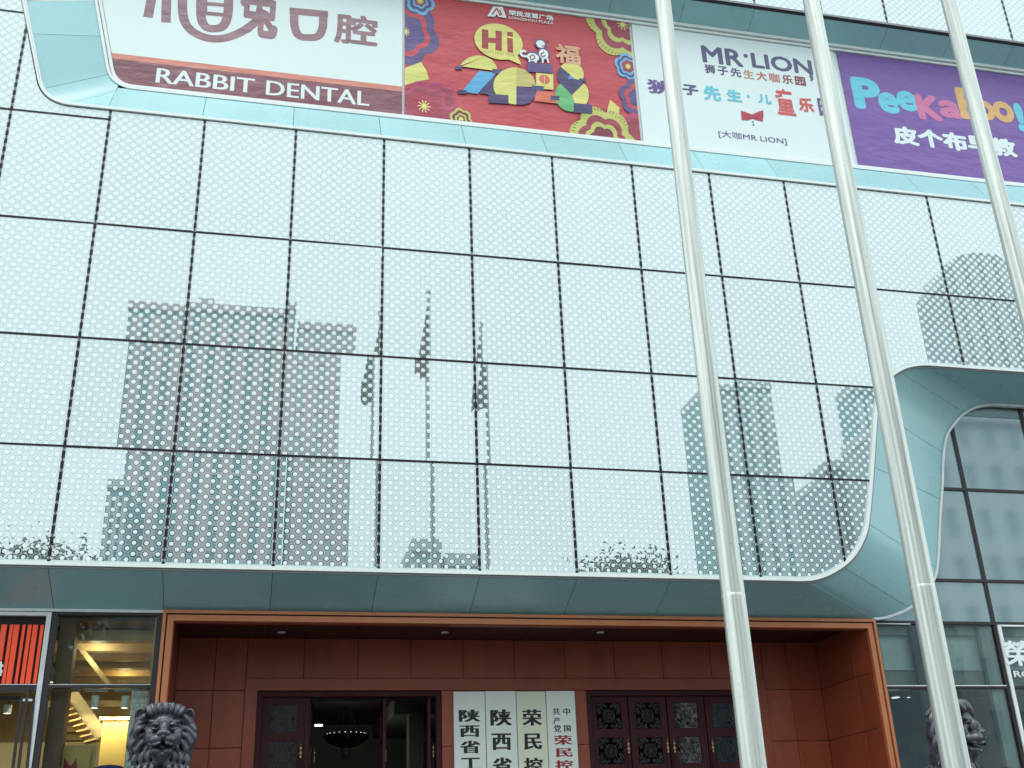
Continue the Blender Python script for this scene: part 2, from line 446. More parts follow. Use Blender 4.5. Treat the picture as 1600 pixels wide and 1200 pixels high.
# outer edge of the glass front (front plane) and inner edge of the reveal (ground-floor plane)
P_IN = .9
cpx = [(1250, 908.8), (1266, 908), (1282, 904.5), (1301, 896.5), (1320, 884), (1336, 868), (1348, 847), (1355, 827), (1358, 806), (1361, 775), (1365, 722), (1369, 660), (1372, 630), (1380, 606), (1392, 591), (1404, 582), (1417, 576), (1432, 573), (1446, 572), (1456, 572.6)]
cur = smooth_curve([xz(x, y) for x, y in cpx], 72)
ZU = cur[-1][1]; cur[0] = (cur[0][0], ZB)
O = [(XL, ZB)] + cur + [(XR, ZU)]
ipx = [(1362, 966), (1380, 964.5), (1396, 959.5), (1412, 953), (1426, 944.5), (1444, 927), (1456, 908), (1462, 889), (1465, 850), (1467, 805), (1470.5, 755), (1472, 712), (1476.6, 683), (1485, 668), (1496, 654), (1508.7, 643.6), (1523, 636), (1538, 632.6), (1552.7, 631.7)]
icur = smooth_curve([xz(x, y, P_IN) for x, y in ipx], 72)
ZBI = 5.338; ZUI = icur[-1][1]; icur[0] = (icur[0][0], ZBI)
I = [(XL, ZBI)] + icur + [(XR, ZUI)]
# the banner recess: outer edge and inner edge
P_BN = .45
bpx = [(62, 124), (66, 138), (75, 151), (89, 160), (106, 164.5)]
top_left = xz(38, 0); low_left = xz(62, 124)
k = (18.6-low_left[1])/(top_left[1]-low_left[1])
BL_TOP = (low_left[0]+(top_left[0]-low_left[0])*k, 18.6)
ZBB = xz(640, 219)[1]; ZBT = 17.62
kc = (ZBB-low_left[1])/(top_left[1]-low_left[1]); q1 = (low_left[0]+(top_left[0]-low_left[0])*kc, ZBB); q0, q2 = low_left, (xz(112, 164, 0)[0], ZBB)
bcur = [tuple((1-t)**2*q0[j]+2*t*(1-t)*q1[j]+t*t*q2[j] for j in (0, 1)) for t in [i/14 for i in range(15)]]
BO = [BL_TOP] + bcur + [(XR, ZBB)]             # heading down then right: glass on the right hand (negative offset)
bipx = [(166, 104), (171, 120), (180, 132), (192, 139.5), (204, 142.5)]
ZBBI = xz(640, 187, P_BN)[1]; til = xz(148, 0, P_BN); q0 = xz(166, 104, P_BN); q2 = (xz(208, 142, P_BN)[0], ZBBI)
kc = (ZBBI-q0[1])/(til[1]-q0[1]); q1 = (q0[0]+(til[0]-q0[0])*kc, ZBBI)
bicur = [tuple((1-t)**2*q0[j]+2*t*(1-t)*q1[j]+t*t*q2[j] for j in (0, 1)) for t in [i/14 for i in range(15)]]
k = (18.2-bicur[0][1])/(til[1]-bicur[0][1])
BI = [(bicur[0][0]+(til[0]-bicur[0][0])*k, 18.2)] + bicur + [(XR, ZBBI)]
ZBTI = xz(1280, 66, P_BN)[1]

TR = .052
gl_lo = offset_line(O, TR); gl_bn = offset_line(BO, -TR)
region_a = gl_lo + gl_bn[::-1][:-1] + [gl_bn[0], (gl_bn[0][0], gl_bn[0][1]), (XL, 18.6)]
region_c = [(gl_bn[0][0]-.0, ZBT+TR), (XR, ZBT+TR), (XR, ZTOP), (gl_bn[0][0], ZTOP)]
region_d = [(XL, 18.6), (gl_bn[0][0], 18.6), (gl_bn[0][0], ZTOP), (XL, ZTOP)]
zr0, zr00 = xz(10, 170)[1], xz(20, 18)[1]
rows = [ZB-.5, 7.479, 9.213, 11.204, zr0, zr00, zr00+2.05, zr00+4.1, ZTOP+.01]
cols = [1.5*k for k in range(-7, 12)]
for reg in (region_a, region_c, region_d):
    for x0, x1 in zip(cols, cols[1:]):
        for z0, z1 in zip(rows, rows[1:]):
            if z1 == zr0 and x0 > -4.6: z1 = ZBB+.1
            if z0 == zr0 and x0 > -4.6: continue
            poly = clip_rect(reg, x0+.012, x1-.012, z0+.008, z1-.008)
            if len(poly) < 3 or area(poly) < .004: continue
            a, b = random.gauss(0, .0024), random.gauss(0, .0018)
            cx, cz = (x0+x1)/2, (z0+z1)/2; n = len(poly)
            fr = [(x, a*(x-cx)+b*(z-cz), z) for x, z in poly]; bk = [(x, .03, z) for x, z in poly]
            mb = MB(); mb.add(fr+bk, [list(range(n)), list(range(2*n-1, n-1, -1))]+[(i, i+n, (i+1) % n+n, (i+1) % n) for i in range(n)])
            mb.build('glass_panel', 'frit', mall)
    for x in cols:
        poly = clip_rect(reg, x-.022, x+.022, 0, 40)
        if len(poly) > 2: MB().slab(poly, -.007, .034).build('mullion', 'joint', mall)
    for z in rows[1:-1]:
        poly = clip_rect(reg, -30, -4.5 if z == zr0 else 30, z-.015, z+.015)
        if len(poly) > 2: MB().slab(poly, -.0095, .034).build('transom', 'joint', mall)
    MB().slab(reg, .036, .075).build('wall', 'dark_gap', mall)

# white edge trims and their grey returns
def run_trim(line, d0, d1, y0, y1, m, name='edge_trim', brk=2.99):
    mb = MB(); trim_run(mb, line, d0, d1, y0, y1); return mb.build(name, m, mall)
run_trim(O, 0, TR, -.035, .05, 'white_trim')
run_trim(O, TR+.001, TR+.032, -.004, .02, 'sill_strip', 'sill_strip')
run_trim(O, -.03, -.002, -.004, .075, 'grey_trim')
run_trim(BO, 0, -TR*.62, -.035, .05, 'white_trim')
run_trim(BO, .002, .030, -.02, .075, 'white_trim')
run_trim([(BL_TOP[0], ZBT), (XR, ZBT)], 0, TR, -.035, .05, 'grey_trim')
run_trim([(BL_TOP[0], ZBT), (XR, ZBT)], -.04, -.003, -.01, .06, 'dark_gap')
run_trim(I, -.035, .006, P_IN-.03, P_IN+.05, 'silver_trim')
run_trim(BI, -.004, .045, P_BN-.02, P_BN+.05, 'white_trim')
run_trim(BI, .06, .115, P_BN+.02, P_BN+.09, 'white_trim')
run_trim([(-9, ZBTI), (XR, ZBTI)], -.06, .006, P_BN-.02, P_BN+.05, 'white_trim')
run_trim([(-9, ZBTI), (XR, ZBTI)], -.13, -.075, P_BN+.02, P_BN+.09, 'white_trim')

# reveal panels: between the outer and the inner edge, one object per panel
def nearest(line, p):
    best, bi, bt = 1e9, 0, 0
    for i in range(len(line)-1):
        a, b = line[i], line[i+1]; dx, dz = b[0]-a[0], b[1]-a[1]; L = dx*dx+dz*dz or 1e-9
        t = max(0, min(1, ((p[0]-a[0])*dx+(p[1]-a[1])*dz)/L)); q = (a[0]+dx*t, a[1]+dz*t); d = math.dist(p, q)
        if d < best: best, bi, bt = d, i, t
    return bi, bt
def sub(line, s0, s1):
    lerp = lambda s: tuple(line[s[0]][j]+(line[s[0]+1][j]-line[s[0]][j])*s[1] for j in (0, 1))
    return [lerp(s0)]+[line[i] for i in range(s0[0]+1, s1[0]+1)]+[lerp(s1)]
def shrink(pts, d):
    L = sum(math.dist(a, b) for a, b in zip(pts, pts[1:])); 
    q = resample(pts, 60); k = max(1, 0)
    t = d/L
    def ev(u):
        u = u*59; i = min(58, int(u)); f = u-i; return tuple(q[i][j]+(q[i+1][j]-q[i][j])*f for j in (0, 1))
    return [ev(t+(1-2*t)*i/23) for i in range(24)]
def reveal(outer, inner, y0, y1, joints, name, back):
    S = [(nearest(outer, a), nearest(inner, b)) for a, b in joints]
    for (a0, b0), (a1, b1) in zip(S, S[1:]):
        po = shrink(sub(outer, a0, a1), .004); pi = shrink(sub(inner, b0, b1), .004)
        n = len(po); mb = MB()
        A = [Vector((x, y0, z)) for x, z in po]; B = [Vector((x, y1, z)) for x, z in pi]
        off = []
        for i in range(n):
            t = A[min(n-1, i+1)]-A[max(0, i-1)]; nn = t.cross(B[i]-A[i]).normalized(); off.append(nn if nn.y > 0 else -nn)
        mb.add(A+B, [(i, i+1, n+i+1, n+i) for i in range(n-1)])
        A2 = [a+o_*.012 for a, o_ in zip(A, off)]; B2 = [b+o_*.012 for b, o_ in zip(B, off)]
        for e in (0, n-1): mb.add([A[e], B[e], B2[e], A2[e]], [(0, 1, 2, 3)])
        o = mb.build(name, 'teal_clad', mall)
        for pl_ in o.data.polygons: pl_.use_smooth = True
    po, pi = resample(outer, 160), None
    # dark backing behind the open joints
    mb = MB(); qs = []
    for (a0, b0), (a1, b1) in zip(S, S[1:]):
        po = resample(sub(outer, a0, a1), 12); pi = resample(sub(inner, b0, b1), 12); b = len(mb.v)
        mb.add([(x, y0+.03, z) for x, z in offset_line(po, .02*back*-1)]+[(x, y1+.03, z) for x, z in offset_line(pi, .02*back*-1)], [(i, i+1, 13+i, 12+i) for i in range(11)])
    mb.build('reveal_backing', 'dark_gap', mall)
Oi = offset_line(O, -.030); Ii = I
jn = []
kx = -7
while 1.5*kx < Oi[1][0]-.9: jn.append(((1.5*kx, ZB), (1.5*kx, ZBI))); kx += 1
jn += [(xz(*a), xz(*b, P_IN)) for a, b in (((1266, 916), (1362, 966)), ((1323, 890), (1419, 948)), ((1358, 818), (1462, 886)), ((1366, 729), (1469, 780)), ((1370, 640), (1472, 707)), ((1411, 584), (1507, 645)), ((1456, 576), (1550, 632)))]
xs = xz(1456, 576)[0]; xi = xz(1550, 632, P_IN)[0]; kx = 1
while xs+1.5*kx < XR: jn.append(((xs+1.5*kx, ZU), (xi+1.5*kx, ZUI))); kx += 1
reveal(Oi, Ii, .02, P_IN, jn, 'reveal_panel', -1)
BOi = offset_line(BO, .030)
jb = [((BOi[0][0], 18.6), (BI[0][0], 18.2)), (xz(48, 0), xz(148, 0, P_BN)), (xz(57, 51), xz(153, 57, P_BN)), (xz(72, 136), xz(166, 117, P_BN)), (xz(107, 160), xz(200, 143, P_BN))]
kx = -3
while 1.5*kx < XR: jb.append(((1.5*kx-.05, ZBB), (1.5*kx-.05, ZBBI))); kx += 1
reveal(BOi, BI, .02, P_BN, jb[1:], 'reveal_panel', 1)
jt = [((1.5*k, ZBT), (1.5*k, ZBTI)) for k in range(-4, 12)]
reveal([(-9, ZBT-.04), (XR, ZBT-.04)], [(-9, ZBTI), (XR, ZBTI)], .02, P_BN, jt, 'reveal_panel', -1)

# body of the building behind the front
core = MB()
core.box(XL, XR, 1.15, 12, 5.36, ZTOP-.1)
core.box(XL, XR, P_BN+.12, 1.14, ZBBI-.6, ZBTI+.6)
core.box(XL-.3, XL-.005, .0, 12, .45, ZTOP); core.box(XR+.005, XR+.3, .0, 12, .45, ZTOP)
core.box(XL-.3, XR+.3, .1, 12, ZTOP+.005, ZTOP+.35)
core.box(XL, XR, 11.7, 11.99, .45, 5.355)
core.build('wall', 'wall_core', mall)

# ------------------------------------------------------------------ copper portal
PX0, PX1, PZT = -3.0, 8.342, 5.33
YB = 2.65
path = [(PX0, FLOOR), (PX0, PZT), (PX1, PZT), (PX1, FLOOR)]
portal = MB(); trim_run(portal, path, -.046, 0, .78, .96)
portal = portal.build('portal_frame', 'copper_frame', mall)
mb = MB(); trim_run(mb, path, -.064, -.048, .835, .96); mb.build('frame_groove', 'dark_gap', portal)
mb = MB(); trim_run(mb, path, -.150, -.066, .80, .96); mb.build('inner_moulding', 'copper_frame', portal)
mb = MB(); trim_run(mb, path, -.163, -.150, .85, .97); mb.build('frame_lip', 'copper', portal)
JX0, JX1, CZ = PX0+.140, PX1-.160, 5.31
mb = MB(); mb.box(JX0-.12, JX0-.02, .965, YB+.1, FLOOR, CZ+.1); mb.box(JX1+.02, JX1+.12, .965, YB+.1, FLOOR, CZ+.1); mb.box(JX0-.12, JX1+.12, .965, YB+.1, CZ+.03, CZ+.12)
mb.box(JX0-.12, -1.6, YB+.03, YB+.1, FLOOR, CZ+.029); mb.box(6.91, JX1+.12, YB+.03, YB+.1, FLOOR, CZ+.029); mb.box(-1.6, 6.91, YB+.03, YB+.1, 4.482, CZ+.029); mb.box(1.354, 3.817, YB+.03, YB+.1, FLOOR, 4.48)
pback = mb.build('portal_backing', 'dark_gap', portal)
zrow = [FLOOR, 1.0, 1.87, 2.74, 3.615, 4.487, CZ]
G = .004
for a, b in zip(zrow, zrow[1:]):
    for y0, y1 in ((.97, 1.42), (1.42, YB)):
        MB().box(JX0-.018, JX0, y0+G, y1-G, a+G, b-G).build('copper_panel', 'copper', portal, bevel=.004)
        MB().box(JX1, JX1+.018, y0+G, y1-G, a+G, b-G).build('copper_panel', 'copper', portal, bevel=.004)
    for x0, x1 in ((JX0, -2.28), (-2.28, -1.79), (7.10, 7.59), (7.59, JX1)):
        MB().box(x0+G, x1-G, YB, YB+.022, a+G, b-G).build('copper_panel', 'copper', portal, bevel=.004)
cj = [-1.79, -.89, -.02, .85, 1.72, 2.6, 3.48, 4.36, 5.24, 6.13, 7.10]
for x0, x1 in zip(cj, cj[1:]):
    MB().box(x0+G, x1-G, YB, YB+.022, 4.671+G, CZ-G).build('copper_panel', 'copper', portal, bevel=.004)
for k in range(8):
    x0 = JX0+(JX1-JX0)*k/8; x1 = JX0+(JX1-JX0)*(k+1)/8
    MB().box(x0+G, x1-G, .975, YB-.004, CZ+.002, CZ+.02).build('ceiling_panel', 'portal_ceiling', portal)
for px in (440, 695, 938, 1150):
    p = at(px, 988, 1.0); d = ray(px, 988); t = (CZ-CAM.z)/d.z; q = CAM+d*t
    MB().lathe([(0, 0), (.05, 0), (.065, -.006), (.065, .003)], (q.x, max(1.2, min(2.4, q.y)), CZ), 16).build('downlight', 'lamp_white', portal)
# door surround and piers
mb = MB(); sp = [(-1.79, FLOOR), (-1.79, 4.668), (7.10, 4.668), (7.10, FLOOR)]
trim_run(mb, sp, -.19, 0, YB-.035, YB+.1); mb.build('door_surround', 'copper', portal, bevel=.004)
for x0, x1 in ((1.354, 1.56), (3.59, 3.817)):
    for a, b in ((FLOOR, 1.85), (1.85, 2.72), (2.72, 3.60), (3.60, 4.476)):
        MB().box(x0, x1, YB-.012, YB+.12, a+.003, b-.003).build('pier_panel', 'copper', portal, bevel=.004)
MB().box(1.562, 3.588, YB, YB+.025, FLOOR, 4.476).build('copper_panel', 'copper', portal)

# ------------------------------------------------------------------ doors
YD = 2.76
for x0, x1 in ((-1.6, 1.354), (3.817, 6.91)):
    mb = MB(); trim_run(mb, [(x0, FLOOR), (x0, 4.478), (x1, 4.478), (x1, FLOOR)], -.085, 0, YB+.03, YD+.12); mb.build('door_frame', 'door_wood', mall, bevel=.004)
LW, LH = .675, 3.93
def leaf_mesh():
    mb = MB(); st = .105
    mb.box(0, st, 0, .05, 0, LH); mb.box(LW-st, LW, 0, .05, 0, LH)
    zs = [(0, .25)]; z = LH-.095; mb.box(st, LW-st, 0, .05, z, LH); pan = []
    for k in range(4):
        pan.append((z-.45, z)); z -= .45; mb.box(st, LW-st, 0, .05, z-.115, z); z -= .115
    mb.box(st, LW-st, .012, .04, .25, z); mb.box(st, LW-st, 0, .05, 0, .25)
    for a, b in pan:                                    # glazing beads
        for q in ((st, st+.014, a, b), (LW-st-.014, LW-st, a, b), (st+.014, LW-st-.014, a, a+.014), (st+.014, LW-st-.014, b-.014, b)):
            mb.box(q[0], q[1], .006, .03, q[2], q[3])
    return mb.data('door', 'door_wood'), pan, st
leaf_me, PAN, ST = leaf_mesh()
pane_me = MB().box(ST+.002, LW-ST-.002, .026, .034, 0, .45).data('pane', 'door_glass')
def spiral(c, r0, r1, a0, turns, n=14):
    return [(c[0]+(r0+(r1-r0)*i/n)*math.cos(a0+turns*2*math.pi*i/n), .016, c[1]+(r0+(r1-r0)*i/n)*math.sin(a0+turns*2*math.pi*i/n)) for i in range(n+1)]
orn = MB(); cx, cz = LW/2, .225
for r in (.105, .078): orn.tube([(cx+r*math.cos(t), .016, cz+r*math.sin(t)) for t in [2*math.pi*i/24 for i in range(24)]], .0058, 4, closed=True)
for i in range(8): orn.tube([(cx+.015*math.cos(i*.785), .016, cz+.015*math.sin(i*.785)), (cx+.06*math.cos(i*.785), .016, cz+.06*math.sin(i*.785))], .007, 4)
for sx in (-1, 1):
    for sz in (-1, 1):
        for (dx, dz, r, a) in ((.165, .165, .052, 0), (.10, .185, .036, 1.2), (.185, .10, .036, -.8), (.155, .055, .03, 2.2), (.055, .155, .03, 3.6)):
            orn.tube([(cx+sx*(q[0]-cx), q[1], cz+sz*(q[2]-cz)) for q in spiral((cx+dx, cz+dz), r, .008, a+math.pi, 1.35)], .0055, 4)
        orn.tube([(cx+sx*.075, .016, cz+sz*.075), (cx+sx*.12, .016, cz+sz*.13), (cx+sx*.2, .016, cz+sz*.205)], .0055, 4)
orn_me = orn.data('scroll_ornament', 'iron')
hb = MB().tube([(0, -.05, 1.5), (0, -.05, 3.0)], .016, 10).data('handle', 'door_wood')
hf = MB().lathe([(0, .30), (.006, .28), (.014, .25), (.008, .235), (.02, .21), (.024, .18), (.012, .16), (.012, .13), (.026, .11), (.026, .08), (.016, .04), (.02, 0), (0, 0)], (0, -.05, 3.0), 12).data('finial', 'brass')
def door(x, y, rz, side):
    d = link('door', leaf_me, mall, (x, y, FLOOR+.01), rz)
    for a, b in PAN:
        link('pane', pane_me, d, (0, 0, a)); link('scroll_ornament', orn_me, d, (0, 0, a))
    hx = LW-.05 if side > 0 else .05
    link('handle', hb, d, (hx, 0, 0)); q_ = link('handle_finial', hf, d, (hx, -.0, .75)); q_.scale.z = .75
door(-1.51, YD, 0, 1)
door(-.75, YD+.02, R(84), 1); door(.46, YD+.02, R(88), 1); door(1.19, YD+.02, R(90), -1)
for k, s in enumerate((1, 1, -1, -1)): door(3.90+k*.695, YD, 0, s)
door(6.68, YD+.0, 0, -1) if False else None
MB().box(6.685, 6.83, YD, YD+.06, FLOOR, 4.39).build('door_post', 'door_wood', mall)
MB().box(-.83, -.76, YD-.005, YD+.07, FLOOR, 4.385).build('door_post', 'door_wood', mall)

# ------------------------------------------------------------------ lobby behind the doors
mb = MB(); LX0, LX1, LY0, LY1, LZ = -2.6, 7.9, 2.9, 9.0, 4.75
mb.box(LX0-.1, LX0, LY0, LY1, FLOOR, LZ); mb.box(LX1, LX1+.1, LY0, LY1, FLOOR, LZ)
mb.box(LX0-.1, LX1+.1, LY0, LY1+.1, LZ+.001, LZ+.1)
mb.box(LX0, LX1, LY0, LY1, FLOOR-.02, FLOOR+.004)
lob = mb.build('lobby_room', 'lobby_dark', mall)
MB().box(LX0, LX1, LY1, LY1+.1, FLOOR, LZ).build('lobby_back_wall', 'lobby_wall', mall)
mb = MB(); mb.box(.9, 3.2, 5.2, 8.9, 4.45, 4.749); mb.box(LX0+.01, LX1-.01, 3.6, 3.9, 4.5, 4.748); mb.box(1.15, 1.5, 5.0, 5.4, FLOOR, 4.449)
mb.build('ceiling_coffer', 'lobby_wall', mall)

# ------------------------------------------------------------------ right-hand curtain wall
YC = 1.0
cw = [(x, z) for x, z in I if x > icur[0][0]-.01]
inner_side = [p for p in offset_line(I, -.02)][1:-1]
zt = [6.071, 7.755]
poly_in = inner_side + [(XR, ZUI), (XR, 5.338)]
vx = [8.36, 10.72, 12.27, 13.82, 15.37, XR]
for x0, x1 in zip([7.6]+vx[1:-1], vx[1:]):
    for z0, z1 in ((5.34, 6.071), (6.071, 7.755), (7.755, 11)):
        poly = clip_rect(poly_in, x0+.02, x1-.02, z0+.02, z1-.02)
        if len(poly) > 2 and area(poly) > .01:
            tl = random.gauss(0, .0015); n = len(poly)
            MB().add([(x, YC+tl*(x-x0), z) for x, z in poly]+[(x, YC+.03, z) for x, z in poly], [list(range(n)), list(range(2*n-1, n-1, -1))]+[(i, i+n, (i+1) % n+n, (i+1) % n) for i in range(n)]).build('curtain_glass', 'screened', mall)
for x in vx[1:-1]:
    poly = clip_rect(poly_in, x-.03, x+.03, 5.3, 11)
    if len(poly) > 2: MB().slab(poly, YC-.025, YC+.05).build('mullion', 'dark_frame', mall)
    MB().box(x-.03, x+.03, YC-.025, YC+.05, FLOOR, 5.30).build('mullion', 'dark_frame', mall)
for z in zt:
    poly = clip_rect(poly_in, 7, 20, z-.025, z+.025)
    if len(poly) > 2: MB().slab(poly, YC-.028, YC+.045).build('transom', 'dark_frame', mall)
MB().box(8.36, XR, YC-.03, YC+.05, 5.302, 5.352).build('transom', 'dark_frame', mall)
MB().box(8.36, XR, YC-.026, YC+.05, 4.232, 4.272).build('transom', 'dark_frame', mall)
MB().box(8.36, 10.69, YC-.034, YC-.026, 4.272, 4.286).build('transom_edge', 'white_trim', mall)
MB().box(8.36, 9.1, YC-.034, YC-.032, 5.29, 5.304).build('transom_edge', 'white_trim', mall)
mb = MB(); mb.box(10.757, 10.82, YC-.05, YC+.03, FLOOR, 5.27); mb.build('door_frame', 'white_trim', mall, bevel=.004)
MB().box(10.757, XR, YC-.052, YC+.03, 5.272, 5.30).build('door_frame', 'white_trim', mall)
for x0, x1 in zip(vx, vx[1:]):
    MB().box(x0+.03, x1-.03, YC+.005, YC+.018, 4.274, 5.30).build('window_pane', 'shop_glass', mall)
    MB().box(x0+.03, x1-.03, YC+.005, YC+.018, FLOOR, 4.23).build('window_pane', 'shop_glass', mall)
# rooms behind
def room(x0, x1, y0, y1, z1, m, name):
    mb = MB(); mb.box(x0-.08, x0, y0, y1, FLOOR, z1); mb.box(x1, x1+.08, y0, y1, FLOOR, z1); mb.box(x0-.08, x1+.08, y0, y1+.1, z1, z1+.04)
    mb.box(x0, x1, y1, y1+.1, FLOOR, z1-.001); mb.box(x0, x1, y0, y1, FLOOR-.02, FLOOR+.005); return mb.build(name, m, mall)
room(8.52, XR-.1, YC+.06, 7.0, 5.30, 'grey_dark', 'restaurant_room')
def zat(x, y, Y): return at(x, y, Y).z
yb = 1.30
MB().box(8.53, XR-.12, yb, yb+.3, zat(1400, 1047, yb), 5.29).build('bulkhead', 'bulkhead_grey', mall)
MB().box(8.53, XR-.12, yb-.12, yb-.002, zat(1400, 994, yb), 5.288).build('bulkhead', 'bulkhead_dark', mall)
MB().box(8.53, XR-.12, yb+.05, yb+.6, zat(1400, 1071, yb), zat(1400, 1047, yb)-.002).build('bulkhead', 'bulkhead_dark', mall)
for px, wd in ((1432, .22), (1548, .42)):
    q = at(px, 1010, 1.15); MB().box(q.x-wd/2, q.x+wd/2, 1.08, 1.17, FLOOR, 5.285).build('column', 'grey_dark' if wd < .3 else 'grey_room', mall)
# ================================================================== banners in the recess
YN = P_BN+.055
def lin(c): c /= 255; return c/12.92 if c <= .04045 else ((c+.055)/1.055)**2.4
def ink(r, g_, b):
    n = 'print_%02x%02x%02x' % (r, g_, b)
    if n not in MATS:
        mat(n, tuple(min(.86, lin(c)*INKK) for c in (r, g_, b)), .42, var=.04, scale=1.3, bump=.5, bscale=1.1, stretch=(1, 1, 2.2))
        MATS[n].node_tree.nodes['Bump'].inputs['Distance'].default_value = .12
    return n
INKK = .80
ZN0, ZN1 = ZBBI+.125, ZBTI-.14
def NX(x, y): return xz(x, y, YN)[0]
bx = dict(a1=NX(628, 181), b0=NX(632, 182), b1=NX(1001, 222), c0=NX(1006, 222), c1=NX(1336, 262), d0=NX(1343, 262), d1=NX(1343, 262)+5.6)
def banner(name, poly, m, label):
    o = MB().slab(poly, YN, YN+.02).build(name, m); tag(o, label, 'banner'); return o
class Art:
    """print on one banner: every motif lies a little above the one below"""
    def __init__(s, parent, y, rect): s.p, s.y, s.k, s.r = parent, y, 0, rect
    def lay(s): s.k += 1; return s.y-.0012-.00012*s.k
    def poly(s, pts, m, name='printed_shape'):
        q = clip_rect(pts, *s.r) if s.r else pts
        y = s.lay()
        if len(q) > 2: MB().sheet(q, y).build(name, m, s.p)
    def text(s, t, x0, z0, x1, z1, m, bold=0, smear=0, name='lettering', slope=0):
        mb = MB(); letters(mb, t, x0, z0, x1, z1, s.lay(), smear, bold, slope); s.k += 1; mb.build(name, m, s.p)
    def lines(s, L, wd, m, name='printed_stroke', w2=None):
        mb = MB()
        for pts in L: wline(mb, pts, wd, s.lay(), w2)
        mb.build(name, m, s.p)
def ell(c, rx, rz, a0=0, a1=360, n=40, close=False):
    p = [(c[0]+rx*math.cos(R(a0+(a1-a0)*i/n)), c[1]+rz*math.sin(R(a0+(a1-a0)*i/n))) for i in range(n+1)]
    return p[:-1] if a1-a0 == 360 else p+([c] if close else [])

# --- white dental banner
outl = offset_line(BI, .125)
pa = [p for p in outl[:-1] if p[1] < ZN1]
pa = [(outl[0][0]+(outl[1][0]-outl[0][0])*(outl[0][1]-ZN1)/(outl[0][1]-outl[1][1]), ZN1)] + pa + [(bx['a1'], ZN0), (bx['a1'], ZN1)]
b1 = banner('wall_banner', pa, 'banner_white', 'white banner with big mauve characters above a maroon strip, leftmost in the row')
Q = lambda zx, zy: xz(zx/2.5, zy/2.5, YN)
zo, zm = Q(430, 206)[1], Q(440, 228)[1]
A = Art(b1, YN, None)
ph = [p for p in pa]
A.poly(clip_rect(pa, -30, 30, 0, zo), ink(226, 142, 124), 'orange_stripe')
A.poly(clip_rect(pa, -30, 30, 0, zm), ink(140, 84, 96), 'maroon_stripe')
zl0, zl1 = xz(243, 128.5, YN)[1], xz(246, 106, YN)[1]
A.text('RABBIT', NX(244, 118), zl0, NX(398, 134), zl1, 'banner_white', .0, .035); A.text('DENTAL', NX(416, 134), zl0, NX(577, 160), zl1, 'banner_white', .0, .035)
mv = ink(158, 118, 130); s15 = .165
A.lines([[Q(602, -60), Q(578, 68)], [Q(652, -60), Q(648, 88)],
         smooth_curve([Q(715, -60), Q(714, 50), Q(738, 110), Q(800, 146), Q(870, 150), Q(940, 126), Q(1000, 84), Q(1035, 40)], 40),
         smooth_curve([Q(787, -50), Q(785, 60), Q(803, 104), Q(840, 112), Q(873, 100), Q(890, 55), Q(893, -10)], 30)], s15, mv)
A.lines([[Q(800, 14), Q(880, 20)], [Q(805, 52), Q(872, 58)], [Q(800, -22), Q(800, 55)]], .085, mv)
A.text('兔', Q(938, 0)[0], Q(940, 140)[1], Q(1092, 0)[0], Q(940, -70)[1], mv, .035)
A.lines([smooth_curve([Q(1150, 40), Q(1150, 98), Q(1166, 138), Q(1205, 147), Q(1244, 140), Q(1261, 104), Q(1262, 50)], 30), [Q(1131, 42), Q(1281, 56)]], .155, mv)
A.text('腔', Q(1304, 150)[0], Q(1310, 166)[1], Q(1474, 170)[0], Q(1310, 48)[1], mv, .028)

# --- red new year banner
r2 = (bx['b0'], bx['b1'], ZN0, ZN1)
b2 = banner('wall_banner', [(r2[0], r2[2]), (r2[1], r2[2]), (r2[1], r2[3]), (r2[0], r2[3])], ink(206, 74, 84), 'red new year banner with the year in bright blocks and flowers at its corners')
Q = lambda zx, zy: xz(600+zx/3.636, zy/3.636, YN)
A = Art(b2, YN, r2)
ux = (Q(1000, 500)[0]-Q(900, 500)[0])/100; uz = (Q(900, 450)[1]-Q(900, 550)[1])/100
def flower(zx, zy, rad, layers, star=None, lobes=6, rot=.3, rays=0):
    c = Q(zx, zy)
    for sc, m_ in layers:
        pts = []
        for i in range(72):
            t = 2*math.pi*i/72; k = .80+.20*abs(math.cos(lobes/2*(t+rot)))**.75
            pts.append((c[0]+rad*sc*k*ux*math.cos(t), c[1]+rad*sc*k*uz*math.sin(t)))
        A.poly(pts, m_, 'flower_print')
        if rays and sc == 1:
            L = [[(c[0]+rad*.84*ux*math.cos(t), c[1]+rad*.84*uz*math.sin(t)), (c[0]+rad*.95*ux*math.cos(t), c[1]+rad*.95*uz*math.sin(t))] for t in [2*math.pi*i/60 for i in range(60)]]
            L = [l for l in L if all(r2[0] < p[0] < r2[1] and r2[2] < p[1] < r2[3] for p in l)]
            A.lines(L, .012, ink(150, 80, 70), 'flower_rays')
    if star:
        L = [[c, (c[0]+star*ux*math.cos(t), c[1]+star*uz*math.sin(t))] for t in [2*math.pi*i/10 for i in range(10)]]
        A.poly(ell(c, star*.4*ux, star*.4*uz, n=14), ink(240, 232, 140), 'flower_centre')
        L = [l for l in L if all(r2[0] < p[0] < r2[1] and r2[2] < p[1] < r2[3] for p in l)]
        if L: A.lines(L, .018, ink(240, 232, 140), 'flower_stamens')
pu, ma, yg, bl, nv = ink(98, 82, 138), ink(168, 66, 84), ink(206, 206, 112), ink(118, 186, 232), ink(74, 66, 112)
rd, ye, mg = ink(206, 70, 84), ink(234, 226, 128), ink(196, 62, 112)
flower(120, 180, 190, [(1, pu), (.74, rd), (.58, pu)], 26)
flower(205, 5, 84, [(1, bl), (.78, pu), (.55, bl), (.4, ma)], 20)
A.poly([Q(100, 395), Q(210, 352), Q(240, 400), Q(256, 452), Q(190, 462), Q(100, 492)], ye)
flower(320, 560, 92, [(1, mg), (.8, ma)])
flower(228, 605, 138, [(1, mg), (.78, ma), (.62, ink(176, 52, 82))], 34, rays=1)
